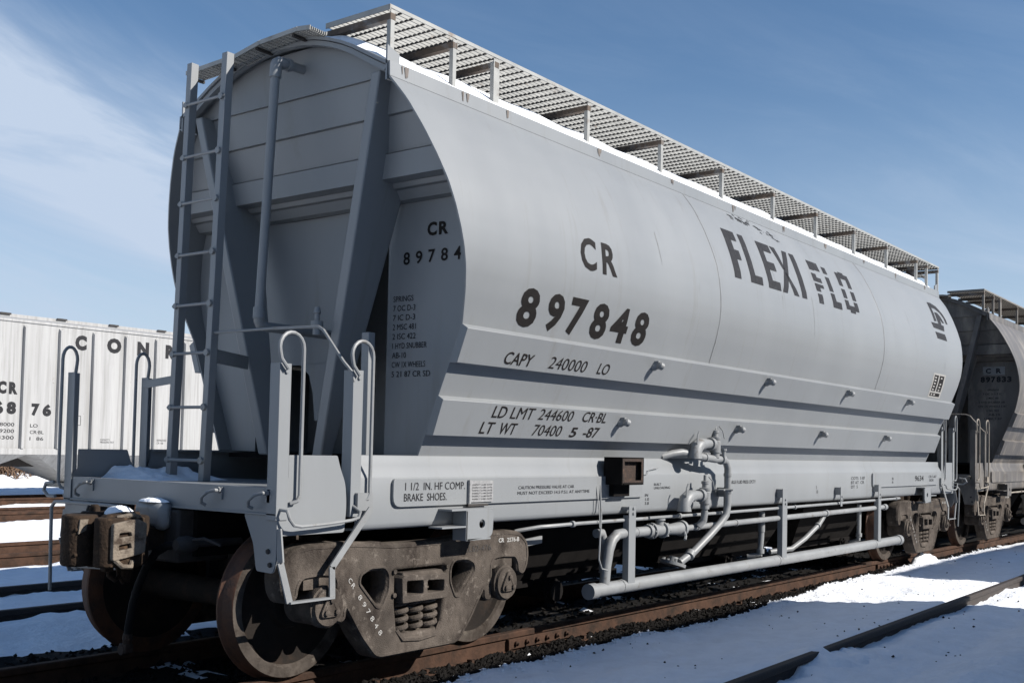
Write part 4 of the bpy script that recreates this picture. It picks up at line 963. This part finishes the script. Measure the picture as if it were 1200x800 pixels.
# --- lettering on the near half of the front end sheet
def end_letter(parent, digits, rows_):
    tx = MB(); fe = lambda u, v: (1.4165, -u, v)
    put_text(tx, 'C', 1.04, 1.13, 3.03, 3.13, fe, .04); put_text(tx, 'R', 1.15, 1.24, 3.03, 3.125, fe, .04)
    for j, ch in enumerate(digits): put_text(tx, ch, .81+.122*j, .875+.122*j, 2.838, 2.932, fe, .02)
    P('end_lettering', tx, BLACKP, parent, smooth=0)
    tx = MB(); z = 2.60
    for s_, w in rows_:
        put_text(tx, s_, .72, .72+w, z-.028, z+.014, fe, 0); z -= .069
    P('end_lettering', tx, BLACKW, parent, smooth=0)
end_letter(BODY, '897848', [('SPRINGS', .20), ('7 OC D-3', .22), ('7 IC D-3', .22), ('2 MSC 481', .23), ('2 ISC 422', .23), ('1 HYD SNUBBER', .34), ('AB-10', .14), ('CW 1X WHEELS', .33), ('5 21 87 CR SD', .38)])

# --- snow lying on the roof, platform and coupler
sr = MB(); rows_ = []
nx = 260
for j in range(7):
    row = []
    for i in range(nx+1):
        x = .90+12.4*i/nx; v = j/6
        e0 = -1.10+.05*max(-1, noise.noise(V((x*1.1, 2, 0))))+.03*noise.noise(V((x*5, 9, 0)))+.10*math.exp(-((x-.98)/.5)**2)+.05*(math.sin(x*4.93)*.5+.5)*(math.sin(x*2.4+1) > -.2)
        e1 = -.15
        y = lerp(e0, e1, v); zr = interp(ROOF[:9], 0) if False else None
        yy = abs(y); zz = 4.49
        for (a, b), (c, d) in zip(ROOF[:8], ROOF[1:9]):
            if c <= yy <= a: zz = lerp(b, d, (a-yy)/(a-c))
        th = min(1, (x-.90)/.10, (13.3-x)/.1)*.058*math.sin(min(1, v*3.2)*math.pi/2)*(1+.35*noise.noise(V((x*2.2, y*4, 1)))) if v < .9 else .03
        row.append((x, y, zz+(.004 if .95 < x < 13.2 else -.02)+th))
    rows_.append(row)
sr.grid(rows_, flip=False)
so = link('roof_snow', sr.mesh('roof_snow', smooth=60), SNOWM); tag(so, 'bright white snow lying along the roof under the walkway of the grey hopper', 'snow', kind='stuff')
ps = MB(); rows_ = []
for j in range(25):
    row = []
    for i in range(61):
        u = i/60; v = j/24; y = lerp(1.13, .50, v); x = lerp(.26, 1.05, u)
        hh = .09*(1-v)**.7*(1+.5*noise.noise(V((x*7, y*6, 3)))+.3*noise.noise(V((x*19, y*17, 1))))*min(1, u*7, (1-u)*5)
        row.append((x+.03*noise.noise(V((x*4, y*3, 7))), y, 1.229+max(-.004, hh*min(1, (1-v)*3)-.004)))
    rows_.append(row)
ps.grid(rows_); so = link('platform_snow', ps.mesh('platform_snow', smooth=60), SNOWM); tag(so, 'bank of snow on the end platform of the grey hopper behind the end sill', 'snow', kind='stuff')
tag(mound('coupler_snow', -.33, -.03, 1.045, .10, .085, .05, 11), 'snow heap on the rusty coupler head', 'snow', kind='stuff')
tag(mound('coupler_snow', -.05, .01, 1.114, .065, .14, .024, 13), 'shaded snow cap on the steel striker above the coupler', 'snow', kind='stuff')

# --- the next car of the same kind, coupled behind and much dirtier
cm = {}
for c in bpy.data.objects:
    if c.parent: cm.setdefault(c.parent.name, []).append(c)
skip = ('lettering', 'emblem', 'scrape_marks', 'stain', 'data_panel', 'large_lettering', 'end_lettering', 'sill_lettering', 'placard')
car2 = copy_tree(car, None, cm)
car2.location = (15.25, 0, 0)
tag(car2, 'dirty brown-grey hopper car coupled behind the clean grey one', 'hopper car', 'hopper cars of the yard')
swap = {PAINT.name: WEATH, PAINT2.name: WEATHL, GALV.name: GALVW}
def recolor(o):
    for c in kids(o):
        if any(c.name.split('.')[0] == k for k in skip): bpy.data.objects.remove(c); continue
        for sl in c.material_slots:
            if sl.material and sl.material.name in swap:
                sl.link = 'OBJECT'; sl.material = swap[sl.material.name]
        recolor(c)
orig = {}
for c in list(bpy.data.objects): orig[c.name] = [s_.material for s_ in c.material_slots] if c.type == 'MESH' else None
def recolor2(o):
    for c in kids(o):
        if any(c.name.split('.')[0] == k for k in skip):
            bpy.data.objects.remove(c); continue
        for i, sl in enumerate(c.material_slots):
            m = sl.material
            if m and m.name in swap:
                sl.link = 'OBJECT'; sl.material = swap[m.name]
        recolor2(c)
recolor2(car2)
b2 = [c for c in kids(car2) if c.name.startswith('body')][0]
tx = MB(); fe = lambda u, v: (1.4165, -u, v)
put_text(tx, 'C', .97, 1.06, 3.08, 3.17, lambda u, v: (1.4145, -u, v), .04); put_text(tx, 'R', 1.15, 1.24, 3.08, 3.17, lambda u, v: (1.4145, -u, v), .04)
for j, ch in enumerate('897833'): put_text(tx, ch, .88+.092*j, .955+.092*j, 2.915, 3.02, fe, .05)
for j, (a, b) in enumerate(((1.0, 1.2), (.92, 1.25), (.98, 1.2), (.86, 1.3), (.84, 1.33), (.98, 1.2), (1.02, 1.22), (.95, 1.25))): put_text(tx, ('SPRINGS', '7 OC D-3 7 IC', '2 MSC 481', '1 HYD SNUBBER AB', 'CW 1X WHEELS 5 87', '2 ISC 422', 'AB-10', 'LUBE 5 87')[j], a, b, 2.76-.075*j, 2.795-.075*j, fe, .01)
P('end_lettering', tx, BLACKW, b2, smooth=0)
w = MB(); w.slab([[(1.4175, -lerp(.92, 1.30, i), z) for i in (0, 1)] for z in (3.05, 3.20)], [[(1.4195, -lerp(.92, 1.30, i), z) for i in (0, 1)] for z in (3.05, 3.20)]); P('repainted_patch', w, PAINT2, b2)

# ================================================================== THE WEATHERED WHITE HOPPER CAR (background)
wc = empty('covered_hopper', (12.2, 21.5, .02))
tag(wc, 'weathered white hopper car with vertical side ribs and black lettering, behind at left', 'hopper car', 'hopper cars of the yard')
HL = 8.1; zb, zt = 1.14, 4.42; yh = 1.6
mb = MB(); mb.box(-HL, HL, -yh, yh, zb, zt)
WB = P('body', mb, WHITECAR, wc, .02)
mb = MB(); mb.box(-HL-.02, HL+.02, -yh-.05, yh+.05, zb-.03, zb+.12); mb.box(-HL-.02, HL+.02, -yh-.03, yh+.03, zt-.06, zt+.01); P('side_rail', mb, WHITECAR, wc, .008)
ribs = [-7.95+.908*i for i in range(18)]
ribx = [9.766+.93*k-12.2 for k in range(-6, 12)]
for x in ribx:
    for s in (-1, 1):
        mb = MB()
        mb.hexa([(x-.05, s*yh, zb+.12), (x+.05, s*yh, zb+.12), (x+.035, s*(yh+.085), zb+.12), (x-.035, s*(yh+.085), zb+.12), (x-.05, s*yh, zt-.12), (x+.05, s*yh, zt-.12), (x+.035, s*(yh+.085), zt-.18), (x-.035, s*(yh+.085), zt-.18)])
        P('side_rib', mb, WHITECAR, wc, .006)
mb = MB(); mb.slab([[(lerp(-HL, HL, i), y, z) for i in (0, 1)] for y, z in ((-yh, zt), (-.8, zt+.13), (0, zt+.17), (.8, zt+.13), (yh, zt))], [[(lerp(-HL, HL, i), y, z-.03) for i in (0, 1)] for y, z in ((-yh, zt), (-.8, zt+.13), (0, zt+.17), (.8, zt+.13), (yh, zt))]); P('roof', mb, WHITECAR, wc)
mb = MB(); mb.box(-HL+.5, HL-.5, -.35, .35, zt+.17, zt+.27); P('hatch_trough', mb, WHITECAR, wc, .01)
hm = None
for i in range(10):
    x = -6.9+1.53*i
    if hm is None:
        mb = MB(); mb.box(-.05, .05, -.36, .36, 0, .018); mb.box(-.14, .14, -.40, -.37, -.03, .012); hm = P('hatch_latch', mb, DARKST, wc); hm.location = (x, 0, zt+.27)
    else: c = hm.copy(); COL.objects.link(c); c.parent = wc; c.location = (x, 0, zt+.27)
mb = MB(); mb.box(-HL-.6, HL+.6, -.22, .22, .78, 1.11); mb.box(-HL-.6, -HL-.5, -1.4, 1.4, .95, 1.2); mb.box(HL+.5, HL+.6, -1.4, 1.4, .95, 1.2); P('underframe', mb, DARKST, wc)
for xc in (-4.2, 0, 4.2):
    mb = MB(); mb.hexa([(xc-.4, -.5, .35), (xc+.4, -.5, .35), (xc+.4, .5, .35), (xc-.4, .5, .35), (xc-2.0, -1.5, zb-.03), (xc+2.0, -1.5, zb-.03), (xc+2.0, 1.5, zb-.03), (xc-2.0, 1.5, zb-.03)]); mb.box(xc-.5, xc+.5, -.55, .55, .22, .35)
    P('hopper_outlet', mb, WHITECAR, wc, .01)
fw = lambda u, v: (u-12.2, -(yh+.003), v-.02)
L = MB()
bf = .07
put_text(L, 'C', 9.13, 9.35, 2.60, 2.91, fw, bf); put_text(L, 'R', 9.41, 9.63, 2.60, 2.90, fw, bf)
for ch, a, b in (('6', 9.06, 9.29), ('8', 9.37, 9.61)): put_text(L, ch, a, b, 2.11, 2.42, fw, bf)
for ch, a, b in (('7', 10.0, 10.21), ('6', 10.29, 10.52)): put_text(L, ch, a, b, 2.09, 2.40, fw, bf)
for i, (s1, s2) in enumerate((('198000', 'LO'), ('199200', 'CR·BL'), ('63300', '1  86'))):
    put_text(L, s1, 9.06, 9.58, 1.815-.16*i, 1.905-.16*i, fw, .01); put_text(L, s2, 9.98, 10.18+.16*(i > 0), 1.805-.16*i, 1.89-.16*i, fw, .01)
put_text(L, 'C', 11.10, 11.42, 3.82, 4.21, fw, bf); put_text(L, 'O', 12.0, 12.42, 3.82, 4.22, fw, bf); put_text(L, 'N', 12.90, 13.26, 3.82, 4.2, fw, bf)
put_text(L, 'R', 13.78, 14.08, 3.81, 4.19, fw, bf); put_text(L, 'A', 14.66, 15.06, 3.81, 4.19, fw, bf); put_text(L, 'I', 15.72, 15.82, 3.81, 4.19, fw, .04); put_text(L, 'L', 16.5, 16.8, 3.81, 4.19, fw, bf)
fr = lambda a, b, c, d: [L.add([fw(p, q) for p, q in ((x0, y0), (x1, y0), (x1, y1), (x0, y1))], [(0, 1, 2, 3)]) for x0, x1, y0, y1 in ((a, b, d-.012, d), (a, b, c, c+.012), (a, a+.012, c+.013, d-.013), (b-.012, b, c+.013, d-.013))]
fr(11.10, 11.33, 1.89, 2.14); put_text(L, 'C', 11.19, 11.25, 1.95, 2.05, fw, .03); put_text(L, 'TEST', 11.16, 11.27, 2.08, 2.10, fw, 0)
put_text(L, 'CAPACITY\nPRESSURE TEST', 11.90, 12.30, 1.45, 1.56, fw, 0); put_text(L, 'REPACKED\nCR 1 86', 13.6, 13.9, 1.45, 1.58, fw, 0)
P('lettering', L, BLACKW, WB, smooth=0)
for x in (-6.7, 6.7):
    c = copy_tree(TR, wc, None); c.location = (x, 0, -.0)
    for k in kids(c):
        if k.name.startswith('truck_lettering'): bpy.data.objects.remove(k)
# two such cars stand on the track behind the viewer and throw the shade across the near snow
cm = {}
for c in bpy.data.objects:
    if c.parent: cm.setdefault(c.parent.name, []).append(c)
for x1, lab in ((10.65-HL-.6, 'white hopper car standing behind the viewer, its shade covers the snow at lower right'), (12.8+HL+.6, 'white hopper car behind the viewer farther along, its shade covers the snow at far right')):
    c = copy_tree(wc, None, cm); c.location = (x1, -9.25, -.02); c['label'] = lab

# ================================================================== BRUSH BEYOND THE YARD
tw = MB(); rs = random.Random(5)
for i in range(6000):
    x = rs.uniform(6, 48); y = rs.uniform(32.8, 38); z = ground_z(x, y)-.05; h_ = rs.uniform(.5, 1.6)
    d = V((rs.gauss(0, .35), rs.gauss(0, .25), 1)).normalized()
    for j in range(rs.randint(2, 4)):
        a = V((x, y, z))+d*h_*rs.uniform(0, .4); e = (d+V((rs.gauss(0, .5), rs.gauss(0, .4), 0))).normalized(); b_ = a+e*h_*rs.uniform(.4, .8); w = rs.uniform(.022, .05)
        tw.add([a+V((-w, 0, 0)), a+V((w, w, 0)), b_+V((w*.4, 0, 0)), a+V((0, -w, 0))], [(0, 1, 2), (1, 3, 2), (3, 0, 2)])
bo = link('dry_brush', tw.mesh('dry_brush', fix=False, smooth=0), BRUSHM); tag(bo, 'dry brown brush on the snowy bank below the white hopper car', 'brush', kind='stuff')
